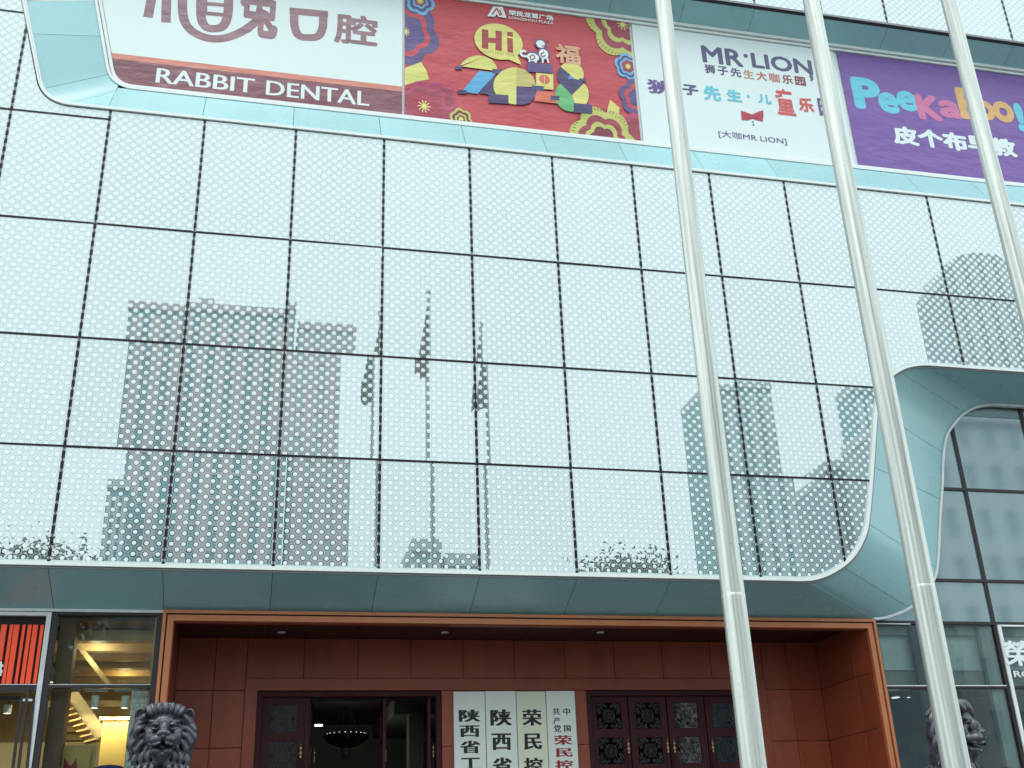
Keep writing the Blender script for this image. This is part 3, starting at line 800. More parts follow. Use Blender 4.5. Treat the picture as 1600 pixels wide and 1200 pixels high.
flower(437, 680, 62, [(1, yg), (.78, ink(120, 44, 60)), (.55, yg), (.38, ink(120, 44, 60))], 14)
flower(1355, 140, 220, [(1, yg), (.78, ma), (.58, yg), (.45, ma)], 36, rays=1, rot=.1)
flower(1080, 40, 62, [(1, bl), (.7, pu), (.5, bl)])
flower(1385, 380, 80, [(1, bl), (.8, nv), (.64, bl), (.48, ma)], 16)
flower(1440, 560, 112, [(1, pu), (.72, rd), (.5, pu)])
A.poly([Q(1255, 665), Q(1283, 570), Q(1337, 615), Q(1328, 700)], ye)
flower(1440, 740, 96, [(1, mg), (.7, ma)])
flower(1245, 800, 190, [(1, yg), (.74, ma), (.54, yg), (.4, ink(128, 48, 62))], 22, rays=1, rot=.15)
wh = 'banner_white'
A.poly([Q(585, 97), Q(620, 40), Q(646, 43), Q(672, 42), Q(695, 106), Q(650, 101), Q(640, 84), Q(628, 99)], wh, 'logo')
A.lines([[Q(612, 88), Q(640, 50)], [Q(668, 92), Q(655, 60)], [Q(640, 50), Q(660, 95)]], .03, rd, 'logo')
A.text('荣民龙首广场', Q(707, 80)[0], Q(708, 90)[1], Q(960, 100)[0], Q(708, 60)[1], wh, .04)
A.text('LONGSHOU PLAZA', Q(707, 80)[0], Q(708, 110)[1], Q(960, 100)[0], Q(708, 95)[1], wh, .008)
c = Q(650, 240); A.poly([Q(690, 335), Q(779, 373), Q(745, 290)], ye, 'speech_bubble'); A.poly(ell(c, 136*ux, 104*uz), ye, 'speech_bubble')
dr = ink(176, 64, 64)
A.lines([[Q(573, 172), Q(573, 282)], [Q(650, 180), Q(650, 292)]], 36*ux, dr, 'lettering'); A.lines([[Q(588, 232), Q(636, 236)]], 30*uz, dr, 'lettering')
A.lines([[Q(714, 187), Q(715, 211)], [Q(714, 221), Q(716, 303)]], 32*ux, dr, 'lettering')
A.text('HAPPY NEW YEAR', Q(557, 300)[0], Q(557, 304)[1], Q(742, 315)[0], Q(557, 288)[1], ink(196, 150, 96), .0)
# the year
def box_(x0, y0, x1, y1, m_): A.poly([Q(x0, y0), Q(x1, y0+(x1-x0)*.085), Q(x1, y1+(x1-x0)*.06), Q(x0, y1)], m_)
A.poly([Q(428, 380)]+[Q(535+108*math.cos(R(180-a)), 408-88*math.sin(R(a))) for a in range(15, 176, 8)]+[Q(640, 408)], ye)
A.poly([Q(630, 425), Q(622, 545), Q(540, 535)], nv)
A.poly([Q(540, 406), Q(638, 418), Q(530, 538), Q(440, 526)], ink(92, 176, 224))
for b in ((403, 377, 443, 397), (615, 395, 668, 422), (418, 514, 469, 536)): box_(*b, nv)
A.poly([Q(750, 386)]+[Q(750-130*math.sin(R(a)), 492-106*math.cos(R(a))) for a in range(5, 180, 9)]+[Q(750, 598)], ye)
A.poly([Q(750, 388), Q(800, 400), Q(845, 440), Q(866, 500), Q(750, 495)], ink(214, 196, 124))
A.poly([Q(750, 495), Q(870, 508), Q(862, 550), Q(830, 588), Q(790, 600), Q(750, 598)], ink(86, 62, 126))
box_(593, 536, 706, 588, nv)
box_(812, 358, 955, 412, pu); box_(862, 418, 960, 508, ye)
A.poly([Q(868, 520), Q(965, 528), Q(990, 594), Q(850, 578)], ink(226, 112, 84))
box_(838, 489, 906, 520, nv)
A.poly(ell(Q(910, 456), 30*ux, 27*uz, n=20), ink(224, 106, 92)); A.lines([[Q(910, 428), Q(910, 500)]], .02, ink(228, 190, 120))
c8, d8 = (1058, 430), (1066, 545)
def wedge(c_, r_, a0, a1, m_): A.poly([Q(*c_)]+[Q(c_[0]+r_*math.cos(R(a0+(a1-a0)*i/14)), c_[1]-r_*.98*math.sin(R(a0+(a1-a0)*i/14))) for i in range(15)], m_)
wedge(c8, 75, -45, 140, ye); wedge(c8, 75, 140, 235, nv); wedge(c8, 75, 235, 315, ink(92, 176, 224))
wedge(d8, 96, 45, 135, nv); wedge(d8, 96, -70, 45, ye); wedge(d8, 96, 135, 290, ink(112, 190, 124))
box_(1076, 590, 1181, 644, nv); box_(945, 547, 995, 573, nv); box_(1106, 449, 1146, 466, nv)
# little dog and blessing character
for (x, y, a, b) in ((845, 330, 38, 28), (905, 312, 32, 32), (888, 255, 30, 27)):
    A.poly(ell(Q(x, y), a*ux*1.1, b*uz*1.12, n=20), pu, 'dog_print')
for (x, y, a, b) in ((845, 330, 34, 24), (905, 312, 27, 28), (888, 255, 25, 22)):
    A.poly(ell(Q(x, y), a*ux, b*uz, n=20), wh, 'dog_print')
A.lines([smooth_curve([Q(815, 325), Q(785, 322), Q(776, 305), Q(790, 293), Q(804, 300)], 16)], .05, wh, 'dog_print')
A.lines([smooth_curve([Q(858, 332), Q(838, 345), Q(828, 326), Q(848, 318), Q(852, 330)], 14), smooth_curve([Q(915, 318), Q(900, 328), Q(890, 312), Q(908, 302)], 14), [Q(868, 238), Q(862, 225)], [Q(905, 240), Q(935, 232)], [Q(895, 268), Q(918, 262)]], .026, ma, 'dog_print')
A.lines([[Q(830, 345), Q(822, 356)], [Q(858, 348), Q(862, 362)], [Q(900, 338), Q(900, 362)], [Q(925, 335), Q(932, 362)]], .04, wh, 'dog_print')
A.text('福', Q(972, 300)[0], Q(972, 360)[1], Q(1112, 300)[0], Q(972, 252)[1], ink(232, 178, 140), .03)

# --- white playground banner
r3 = (bx['c0'], bx['c1'], ZN0, ZN1)
b3 = banner('wall_banner', [(r3[0], r3[2]), (r3[1], r3[2]), (r3[1], r3[3]), (r3[0], r3[3])], 'banner_white', 'white banner with colourful hand-drawn lettering and a red bow tie')
Q = lambda zx, zy: xz(980+zx/2.5806, zy/2.5806, YN)
A = Art(b3, YN, r3)
def T(t, x0, y0, x1, y1, m_, bold=.03, smear=0): A.text(t, Q(x0, (y0+y1)/2)[0], Q(x0, y1)[1], Q(x1, (y0+y1)/2)[0], Q(x0, y0)[1], m_, bold, smear)
sl = ink(98, 92, 132); vi = ink(112, 82, 150); cy = ink(112, 206, 226); rc = ink(226, 88, 92); nb = ink(88, 84, 140)
T('MR', 300, 182, 462, 250, sl, .03); T('·', 468, 216, 486, 232, sl, .03); T('LION', 500, 212, 740, 272, sl, .03)
A.text(',', Q(735, 312)[0], Q(735, 328)[1], Q(750, 312)[0], Q(735, 300)[1], sl, .03)
for i, (t, m_) in enumerate(zip('狮子先生大咖乐园', (sl, sl, sl, ink(206, 160, 110), ink(206, 112, 100), ink(206, 130, 130), ink(168, 90, 110), ink(150, 70, 92)))):
    x0 = 312+52*i; y0 = 258+7*i; T(t, x0, y0, x0+42, y0+36, m_, .03)
T('狮', 80, 318, 205, 374, vi, .028); T('子', 222, 338, 286, 380, nb, .04); T('先', 307, 342, 376, 402, cy, .045); T('生', 400, 358, 460, 406, cy, .045)
A.poly(ell(Q(488, 389), .035, .035, n=14), cy); T('儿', 525, 378, 580, 415, cy, .045); T('童', 600, 355, 672, 460, rc, .022); T('乐', 690, 392, 750, 448, rc, .04); T('园', 770, 396, 835, 466, vi, .03)
A.poly([Q(458, 446), Q(480, 454), Q(503, 462), Q(526, 452), Q(548, 445), Q(549, 468), Q(546, 491), Q(525, 486), Q(505, 479), Q(484, 486), Q(461, 484)], ink(196, 66, 84), 'bow_tie')
A.poly(ell(Q(506, 492), .02, .02, n=10), sl); A.poly(ell(Q(508, 504), .02, .02, n=10), sl)
T('[大咖MR LION]', 368, 525, 637, 556, nb, .0)

# --- purple banner
r4 = (bx['d0'], bx['d1'], ZN0, ZN1)
b4 = banner('wall_banner', [(r4[0], r4[2]), (r4[1], r4[2]), (r4[1], r4[3]), (r4[0], r4[3])], ink(130, 92, 172), 'purple banner with rounded cyan, pink and orange letters, rightmost in the row')
A = Art(b4, YN, r4)
c2, pk, og = ink(112, 212, 236), ink(222, 122, 172), ink(236, 184, 118)
T('P', 908, 308, 1020, 434, c2, .055); T('e', 1012, 368, 1092, 452, c2, .045); T('e', 1086, 362, 1166, 442, c2, .045); T('K', 1166, 378, 1262, 478, pk, .055); T('a', 1256, 400, 1346, 470, pk, .045); T('B', 1332, 352, 1420, 476, og, .05); T('o', 1400, 400, 1480, 480, og, .045); T('o', 1474, 404, 1556, 488, og, .045); T('!', 1566, 415, 1600, 528, c2, .05)
T('皮个布早教', 1070, 505, 1552, 578, wh, .05)
fb = MB().box(-8, XR-.02, YN+.035, P_BN+.115, ZBBI+.05, ZBTI-.02).build('banner_backing', 'white_trim', mall)

# ================================================================== name boards between the doors
YS = 2.585
Q = lambda zx, zy: xz(680+zx/6.154, 1060+zy/6.154, YS)
bxs = [708, 757.7, 806, 852.4, 898]
labs = ['leftmost white name board with black stacked characters beside the open doors', 'second white name board from the left, with large black characters', 'cream name board with large black characters, third from the left', 'name board with small black and large red characters, rightmost of four']
chars = [[('陕', 225, 300, 435, 418), ('西', 232, 453, 430, 565), ('省', 235, 600, 437, 722), ('工', 240, 765, 442, 880)],
         [('陕', 527, 298, 737, 455), ('西', 540, 530, 735, 690), ('省', 548, 762, 745, 915)],
         [('荣', 832, 298, 1030, 455), ('民', 848, 530, 1030, 685), ('控', 850, 765, 1040, 915)],
         [('共', 1128, 285, 1200, 352), ('产', 1135, 375, 1205, 438), ('党', 1140, 448, 1212, 518), ('中', 1228, 285, 1300, 352), ('国', 1235, 450, 1305, 512), ('荣', 1138, 548, 1320, 640), ('民', 1155, 672, 1325, 757), ('控', 1150, 788, 1330, 880)]]
for i in range(4):
    x0, x1 = xz(bxs[i], 1081, YS)[0]+.006, xz(bxs[i+1], 1081, YS)[0]-.006; zt_ = 4.45+(.006 if i % 2 else 0)
    o = MB().box(x0, x1, YS, YS+.045, .95, zt_).build('name_board', 'board_white' if i < 2 else 'board_cream' if i == 2 else 'board_white', bevel=.004)
    tag(o, labs[i], 'sign', 'name boards by the entrance')
    for j, (t, a, b, c_, d) in enumerate(chars[i]):
        mb = MB(); big = j > 4 or i < 3
        letters(mb, t, Q(a, b)[0], Q(a, d)[1], Q(c_, d)[0], Q(a, b)[1], YS-.001, .075 if big else .05, .012 if big else .012)
        mb.build('lettering', 'ink_red' if (i == 3 and j > 4) else 'ink_black', o)

# sign letters on the right-hand door glass
YG = YC-.06
sg = empty('shop_sign', (*xz(1590, 1050, YG)[:1], YG, xz(1590, 1050, YG)[1]))
tag(sg, 'white character and letters on the glass beside the right lion', 'sign')
mb = MB(); letters(mb, '榮', xz(1573, 1040, YG)[0], xz(1578, 1040, YG)[1], xz(1613, 1020, YG)[0], xz(1573, 1001, YG)[1], YG, .03, .015)
o = mb.build('lettering', 'lamp_white', sg); o.matrix_parent_inverse = Matrix.Translation(-sg.location)
mb = MB(); letters(mb, 'RO', xz(1584, 1053, YG)[0], xz(1585, 1058, YG)[1], xz(1612, 1053, YG)[0], xz(1583, 1048, YG)[1], YG, .04, .0)
o = mb.build('lettering', 'lamp_white', sg); o.matrix_parent_inverse = Matrix.Translation(-sg.location)
mb = MB()
q0, q1 = xz(1573, 1001, YG), xz(1613, 1040, YG)
for fx in (.3, .7): mb.tube([(q0[0]+(q1[0]-q0[0])*fx, YG+.001, q0[1]-.1), (q0[0]+(q1[0]-q0[0])*fx, YC+.004, q0[1]-.1)], .008, 8)
o = mb.build('standoff', 'silver_trim', sg); o.matrix_parent_inverse = Matrix.Translation(-sg.location)

# ================================================================== left-hand shop
YW = .95
XM = -4.55
for (x0, x1, y0, y1, z0, z1, m_, n_) in (
        (XM-.03, XM+.035, .86, .97, FLOOR, 5.29, 'silver_trim', 'mullion'), (XM+.037, XM+.115, .885, .985, FLOOR, 5.285, 'dark_frame', 'mullion'),
        (-3.085, -3.008, .885, .985, FLOOR, 5.29, 'dark_frame', 'mullion'), (XM+.116, -3.086, .885, .985, 4.245, 4.285, 'dark_frame', 'transom'),
        (XM+.116, -3.086, .885, .985, 5.265, 5.30, 'dark_frame', 'transom'), (XL, XM-.032, .88, .985, 4.20, 4.285, 'dark_frame', 'transom'),
        (XL, XM-.032, .86, .97, 5.24, 5.29, 'silver_trim', 'transom'), (XL, -3.0, .9, 1.0, 5.292, 5.335, 'dark_frame', 'transom'),
        (XM+.116, -3.086, .88, .90, 4.286, 4.296, 'silver_trim', 'transom_edge'), (XL, XM-.032, .868, .88, 4.286, 4.296, 'silver_trim', 'transom_edge')):
    MB().box(x0, x1, y0, y1, z0, z1).build(n_, m_, mall)
MB().box(XM+.116, -3.086, YW-.01, YW+.004, 4.286, 5.264).build('window_pane', 'shop_glass', mall)
MB().box(XM+.116, -3.086, YW-.01, YW+.004, FLOOR, 4.244).build('window_pane', 'shop_glass', mall)
MB().box(XL, XM-.032, YW-.01, YW+.004, FLOOR, 4.199).build('window_pane', 'shop_glass', mall)
room(XL+.1, -3.12, 1.02, 6.2, 5.28, 'shop_tan', 'shop_room')
for k in range(6):
    y = 1.5+.75*k
    MB().box(XL+.11, -3.13, y, y+.2, 5.02, 5.18).build('ceiling_beam', 'shop_pale' if k % 2 else 'shop_tan', mall)
MB().box(XL+.11, -3.13, 1.05, 6.1, 5.2, 5.26).build('ceiling_panel', 'shop_brown', mall)
MB().box(-4.42, -4.2, 1.1, 1.4, FLOOR, 5.2).build('column', 'shop_brown', mall)
for k in range(5):
    a = at(75, 1100+13*k, 3.4+.5*k); b = at(205, 1100+13*k, 3.4+.5*k)
    MB().box(a.x, b.x, a.y, a.y+.14, a.z-.05, a.z+.05).build('ceiling_beam', 'shop_pale', mall)
# stair running up inside
a, b = at(108, 1082, 2.6), at(158, 1152, 2.6)
stair = MB().beam(a, b, .05, .26, (0, 1, 0)) if False else MB().beam(a, b, .06, .22)
stair = stair.build('staircase', 'shop_pale'); tag(stair, 'pale wooden staircase stringer with treads seen through the left shop window', 'staircase')
for k in range(9):
    f = (k+.3)/9; p = Vector(a).lerp(Vector(b), f)+Vector((-.06, -.05, -.15))
    MB().beam(p+Vector((-.09, -.2, -.01)), p+Vector((.07, -.2, .03)), .30, .02).build('tread', 'shop_tan', stair)
a, b = at(118, 1003, 2.2), at(172, 1072, 2.2)
o = MB().beam(a, b, .05, .07).beam(a+Vector((0, .3, .1)), a+Vector((0, .3, .45)), .05, .05).build('handrail', 'shop_pale'); tag(o, 'sloping wooden handrail in the upper pane of the left shop window', 'handrail')
for px in (92, 102, 112):
    o = MB().beam(at(px+4, 985, 2.0), at(px-3, 1068, 2.0), .012, .012).build('hanging_rod', 'shop_brown'); tag(o, {92: 'leftmost thin dark rod hanging behind the upper shop pane', 102: 'middle thin dark rod hanging behind the upper shop pane', 112: 'rightmost thin dark rod hanging behind the upper shop pane'}[px], 'rod', 'rods hanging in the shop')
# yellow partition, cream wall
p0, p1 = at(161, 1126, 1.9), at(201, 1126, 1.9)
MB().box(p0.x, p1.x, 1.9, 1.96, FLOOR, p0.z).build('partition', 'shop_yellow', mall)
MB().box(p0.x-.05, p1.x+.05, 1.86, 1.98, p0.z+.002, p0.z+.05).build('partition_rail', 'shop_pale', mall)
p0, p1 = at(60, 1160, 4.4), at(165, 1160, 4.4)
MB().box(p0.x-2, p1.x, 4.4, 4.5, FLOOR, p0.z).build('partition', 'shop_pale', mall)
# white brick pier behind the glass
pb = at(206, 1080, 1.12); pe = at(246, 1080, 1.12)
bp = MB().box(pb.x+.01, min(pe.x, -3.13), 1.135, 1.4, FLOOR, 4.24).build('brick_pier', 'grey_room', mall)
bw = (min(pe.x, -3.13)-pb.x)/2.5
brick_me = MB().box(.003, bw-.003, 0, .03, .003, .085-.003).data('brick', 'shop_brick')
half_me = MB().box(.003, bw/2-.003, 0, .03, .003, .085-.003).data('brick', 'shop_brick')
for r in range(28):
    z = 4.24-.085*(r+1)
    xs_ = [(0, brick_me), (bw, brick_me), (2*bw, half_me)] if r % 2 else [(0, half_me), (.5*bw, brick_me), (1.5*bw, brick_me)]
    for x, me in xs_: link('brick', me, bp, (pb.x+x, 1.12, z))
# poster with a fox-eared face
p0, p1 = at(70, 1171, 1.3), at(133, 1260, 1.3)
po = MB().box(p0.x, p1.x, 1.3, 1.33, p1.z, p0.z).build('poster', 'shop_yellow'); tag(po, 'yellow poster with two dark red ears in the left shop window', 'poster')
mb = MB().sheet([xz(100, 1183, 1.298), xz(108, 1196, 1.298), xz(112, 1196, 1.298), xz(119, 1184, 1.298), xz(122, 1215, 1.298), xz(98, 1215, 1.298)], 1.297)
mb.build('printed_ears', 'ink_red', po)
MB().box(p0.x-.02, p1.x+.06, 1.335, 1.36, p1.z, p0.z+.05).build('frame', 'shop_tan', po)
q = at(170, 1203, 1.25); o = MB().ball(q, (.22, .1, .07)).build('blue_cushion', 'blue_cloth', smooth=True); tag(o, 'dark blue rounded thing low in the left shop window', 'cushion')
MB().box(q.x-.3, q.x+.3, 1.1, 1.45, FLOOR+.006, q.z-.07).build('display_plinth', 'shop_tan').update_tag()
tag(bpy.data.objects['display_plinth'], 'tan plinth under the dark blue thing in the left shop window', 'plinth')
# track spotlights
sl_lab = ['leftmost white track spotlight', 'middle white track spotlight', 'rightmost white track spotlight']
def spot(px, py, Y, label, L=.17, r=.055, lit=True, grp='white spotlights in the left shop'):
    p = at(px, py, Y); e = empty('track_spotlight', p); tag(e, label, 'lamp', grp)
    MB().lathe([(0, L/2), (r, L/2), (r, -L/2), (r*.85, -L/2), (r*.8, -L/2+.02), (0, -L/2+.02)], (0, 0, 0), 16).build('housing', 'lamp_white', e, smooth=False)
    MB().tube([(0, 0, L/2), (0, 0, L/2+.06)], .012, 8).build('stem', 'grey_trim', e)
    MB().box(-.17, .17, -.03, .03, L/2+.06, L/2+.12).build('track_adapter', 'grey_trim', e)
    MB().lathe([(0, 0), (r*.78, 0), (r*.78, -.004), (0, -.004)], (0, 0, -L/2+.018), 14).build('lens', 'lamp_glow', e)
    ld = bpy.data.lights.new('spot_light', 'SPOT'); ld.energy = 15; ld.color = (1, .84, .55); ld.spot_size = R(120); ld.shadow_soft_size = .05
    lo = bpy.data.objects.new('spot_light', ld); COL.objects.link(lo); lo.parent = e; lo.location = (0, .12, -L/2-.03); lo.rotation_euler = (R(38), 0, 0)
for i, px in enumerate((103, 148.5, 195.5)): spot(px, 1097, 1.55, sl_lab[i]+' below the transom of the left shop window')
spot(84, 1058, 1.6, 'white spotlight at the lower left of the upper shop pane', .15)
spot(12, 1108, 2.0, 'white spotlight behind the dark door pulls at the left edge', .12)
# downlights added between the beams to light the shop warmly
for x, y, lb in ((-4.0, 2.05, 'added warm downlight between the beams nearest the left shop window'), (-6.0, 2.05, 'added warm downlight behind the red slatted sign'), (-3.8, 4.3, 'added warm downlight at the back of the left shop')):
    e = empty('fill_downlight', (x, y, 5.19)); tag(e, lb, 'lamp', 'added downlights in the left shop')
    MB().lathe([(0, 0), (.05, 0), (.05, -.006), (0, -.006)], (0, 0, -.004), 14).build('lens', 'lamp_glow', e); MB().lathe([(.05, -.012), (.065, -.012), (.065, .004), (.05, .004)], (0, 0, 0), 14).build('rim', 'lamp_white', e)
    ld = bpy.data.lights.new('fill_light', 'POINT'); ld.energy = 5; ld.color = (1, .80, .48); ld.shadow_soft_size = .1
    lo = bpy.data.objects.new('fill_light', ld); COL.objects.link(lo); lo.parent = e; lo.location = (0, 0, -.25)
# red slatted sign
rs = MB().box(XL, XM-.033, .94, .98, 4.30, 5.235).build('slatted_sign', 'dark_gap'); tag(rs, 'black sign panel with upright orange red slats at the far left', 'sign')
for a, b in ((-6, 2.5), (7.5, 12.5), (14, 22.5), (27.5, 31.7), (36, 41.7), (44, 51.7), (56, 61)):
    x0, x1 = xz(a, 1033, .91)[0], xz(b, 1033, .91)[0]
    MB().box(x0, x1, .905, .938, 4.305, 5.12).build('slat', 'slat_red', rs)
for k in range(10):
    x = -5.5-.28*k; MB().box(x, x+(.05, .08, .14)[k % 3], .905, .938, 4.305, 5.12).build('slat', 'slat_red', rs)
mb = MB(); y = .90
for p, q in (((-3, 1040), (5, 1040)), ((-3, 1049), (4, 1049)), ((1, 1034), (0, 1056))): wline(mb, [xz(*p, y), xz(*q, y)], .035, y-.001*len(mb.f))
mb.build('lettering', 'lamp_white', rs)
# dark pulls of the shop door
e = empty('door_pull', at(35, 1180, .86)); tag(e, 'dark square tube door pulls on the shop door at the left edge', 'handle')
for a, b in (((44, 1076), (27, 1215)), ((34, 1092), (18, 1215)), ((53, 1092), (41, 1215))):
    o = MB().beam(at(*a, .86), at(*b, .86), .035, .035).build('bar', 'dark_frame', e); o.matrix_parent_inverse = Matrix.Translation(-e.location)
o = MB().beam(at(33, 1094, .86), at(54, 1094, .86), .03, .03).build('bar', 'silver_trim', e); o.matrix_parent_inverse = Matrix.Translation(-e.location)

# downlights of the right-hand restaurant
for px, py, r in ((1436, 1077, .07), (1424, 1086.5, .03)):
    d = ray(px, py); t = (4.22-CAM.z)/d.z; q = CAM+d*t; q.y = max(1.7, min(6, q.y))
    e = empty('ceiling_downlight', (q.x, q.y, 4.2)); tag(e, 'larger lit round downlight behind the right window' if r > .05 else 'smaller lit downlight behind the right window', 'lamp', 'downlights in the right window')
    MB().lathe([(0, 0), (r, 0), (r, .006), (0, .006)], (0, 0, 0), 16).build('lens', 'lamp_cool', e); MB().lathe([(r, -.004), (r*1.25, -.004), (r*1.25, .02), (r, .02)], (0, 0, 0), 16).build('rim', 'lamp_white', e)
MB().box(8.53, XR-.12, yb+.61, 6.9, 4.225, 4.24).build('ceiling_panel', 'grey_dark', mall)

# bowl chandelier in the lobby
q = at(541, 1149, 5.2)
ch = empty('bowl_chandelier', q); tag(ch, 'dark bowl chandelier with a lit rim hanging inside the open doors', 'chandelier')
MB().lathe([(.405, .005), (.41, -.01), (.38, -.07), (.30, -.145), (.20, -.20), (.10, -.225), (.0, -.23)], (0, 0, 0), 28).build('bowl', 'lobby_dark', ch, smooth=True)
MB().lathe([(0, -.001), (.39, -.001), (.39, -.006), (0, -.006)], (0, 0, .004), 28).build('bowl_rim', 'brass', ch)
for k in range(8):
    t = math.pi*2*k/8; MB().tube([(r*math.cos(t), r*math.sin(t), z-.004) for r, z in ((.41, -.01), (.38, -.07), (.30, -.145), (.20, -.20), (.10, -.225))], .006, 5).build('rib', 'brass', ch)
MB().lathe([(.0, -.22), (.09, -.22), (.09, -.33), (.07, -.36), (.02, -.40), (0, -.44)], (0, 0, 0), 14).build('drop', 'iron', ch)
for k in range(4):
    t = math.pi/2*k+.4; MB().tube([(.3*math.cos(t), .3*math.sin(t), 0), (.03*math.cos(t), .03*math.sin(t), .5)], .008, 5).build('chain', 'iron', ch)
mb = MB()
for k in range(22):
    t = 2*math.pi*k/22; mb.ball((.36*math.cos(t), .36*math.sin(t), .018), (.010, .010, .006), None, 6, 4)
mb.build('rim_bulbs', 'rim_glow', ch)
ld = bpy.data.lights.new('chandelier_light', 'POINT'); ld.energy = 7; ld.color = (.95, 1, .85); ld.shadow_soft_size = .08
lo = bpy.data.objects.new('chandelier_light', ld); COL.objects.link(lo); lo.parent = ch; lo.location = (0, .45, -.12)
for px, py, L_, lb in ((498, 1133, .07, 'short lit tube lamp high in the lobby left of the chandelier'), (667, 1131, .025, 'small lit lamp high in the lobby right of the chandelier')):
    p = at(px, py, 5.5); o = MB().box(p.x-L_, p.x+L_, p.y, p.y+.05, p.z-.014, p.z+.014).build('wall_lamp', 'lamp_cool'); tag(o, lb, 'lamp')

# ================================================================== flagpoles
def flag_mesh(name, m_, H, wd, seed):
    rnd = random.Random(seed); mb = MB(); nu, nv_ = 14, 26; vs = []
    ph = [rnd.uniform(0, 6) for _ in range(3)]
    for j in range(nv_+1):
        v = j/nv_
        for i in range(nu+1):
            u = i/nu
            sp_ = wd*(.12+.88*min(1, v*1.25)**.8)
            x = -.03-sp_*u*(.75+.25*v); z = -H*v-.25*u*(1-v*.6)-(.22*u*math.sin(3*u+ph[0]) if v > .7 else 0)
            y = .13*math.sin(9*u+ph[1]+1.2*v)*(.4+.6*u)+.05*math.sin(17*u+ph[2])
            vs.append((x, y, z))
    mb.add(vs, [(j*(nu+1)+i, j*(nu+1)+i+1, (j+1)*(nu+1)+i+1, (j+1)*(nu+1)+i) for j in range(nv_) for i in range(nu)])
    return mb.data(name, m_, True)
mat('flag_green', (.12, .17, .12), .8); mat('flag_red', (.22, .05, .06), .8); mat('flag_blue', (.08, .14, .22), .8)
plab = ['left flagpole of the three, pale steel with a limp greenish flag on top', 'middle and tallest pale steel flagpole, with a limp red flag', 'right flagpole of the three, pale steel with a limp blue flag']
for i, (x, y, zt_, fm, k) in enumerate(((.956, -9.93, 15.15, 'flag_green', 1.0), (2.307, -9.75, 15.9, 'flag_red', 1.12), (3.697, -9.62, 15.0, 'flag_blue', 1.06))):
    e = empty('flagpole', (x, y, 0)); tag(e, plab[i], 'flagpole', 'flagpoles on the plaza')
    MB().lathe([(0, .012), (.26, .012), (.26, .05), (.13, .06), (.12, .16), (.10, .17)], (0, 0, 0), 24).build('base', 'pole', e, smooth=False)
    js = 3.05+.12*i; r0 = .079*k; r1 = .0685*k
    MB().lathe([(r0, .06), (r0-.0002, .08), (r1+.0001, js-.02), (r1, js-.001), (r1-.0012, js+.001)], (0, 0, 0), 32).build('lower_pole', 'pole', e, smooth=True)
    MB().lathe([(r1-.0006, js-.02), (r1-.0008, js+.02), (r1-.001, js+.1), (.0577*k, 7.5), (.0422*k, zt_-.14), (.042*k, zt_-.1), (0, zt_-.1)], (0, 0, 0), 32).build('upper_pole', 'pole', e, smooth=True)
    MB().lathe([(0, .16), (.05, .14), (.075, .09), (.07, .05), (.045, .01), (.05, -.03), (0, -.04)], (0, 0, zt_-.09), 16).build('finial', 'silver_trim', e, smooth=True)
    link('flag', flag_mesh('flag', fm, 2.1, .29, i+3), e, (0, 0, zt_-.35))
    MB().tube([(.02, .088*k, 1.2), (.02, .075*k, 8), (.0, .055, zt_-.3)], .004, 5).build('halyard', 'lamp_white', e)
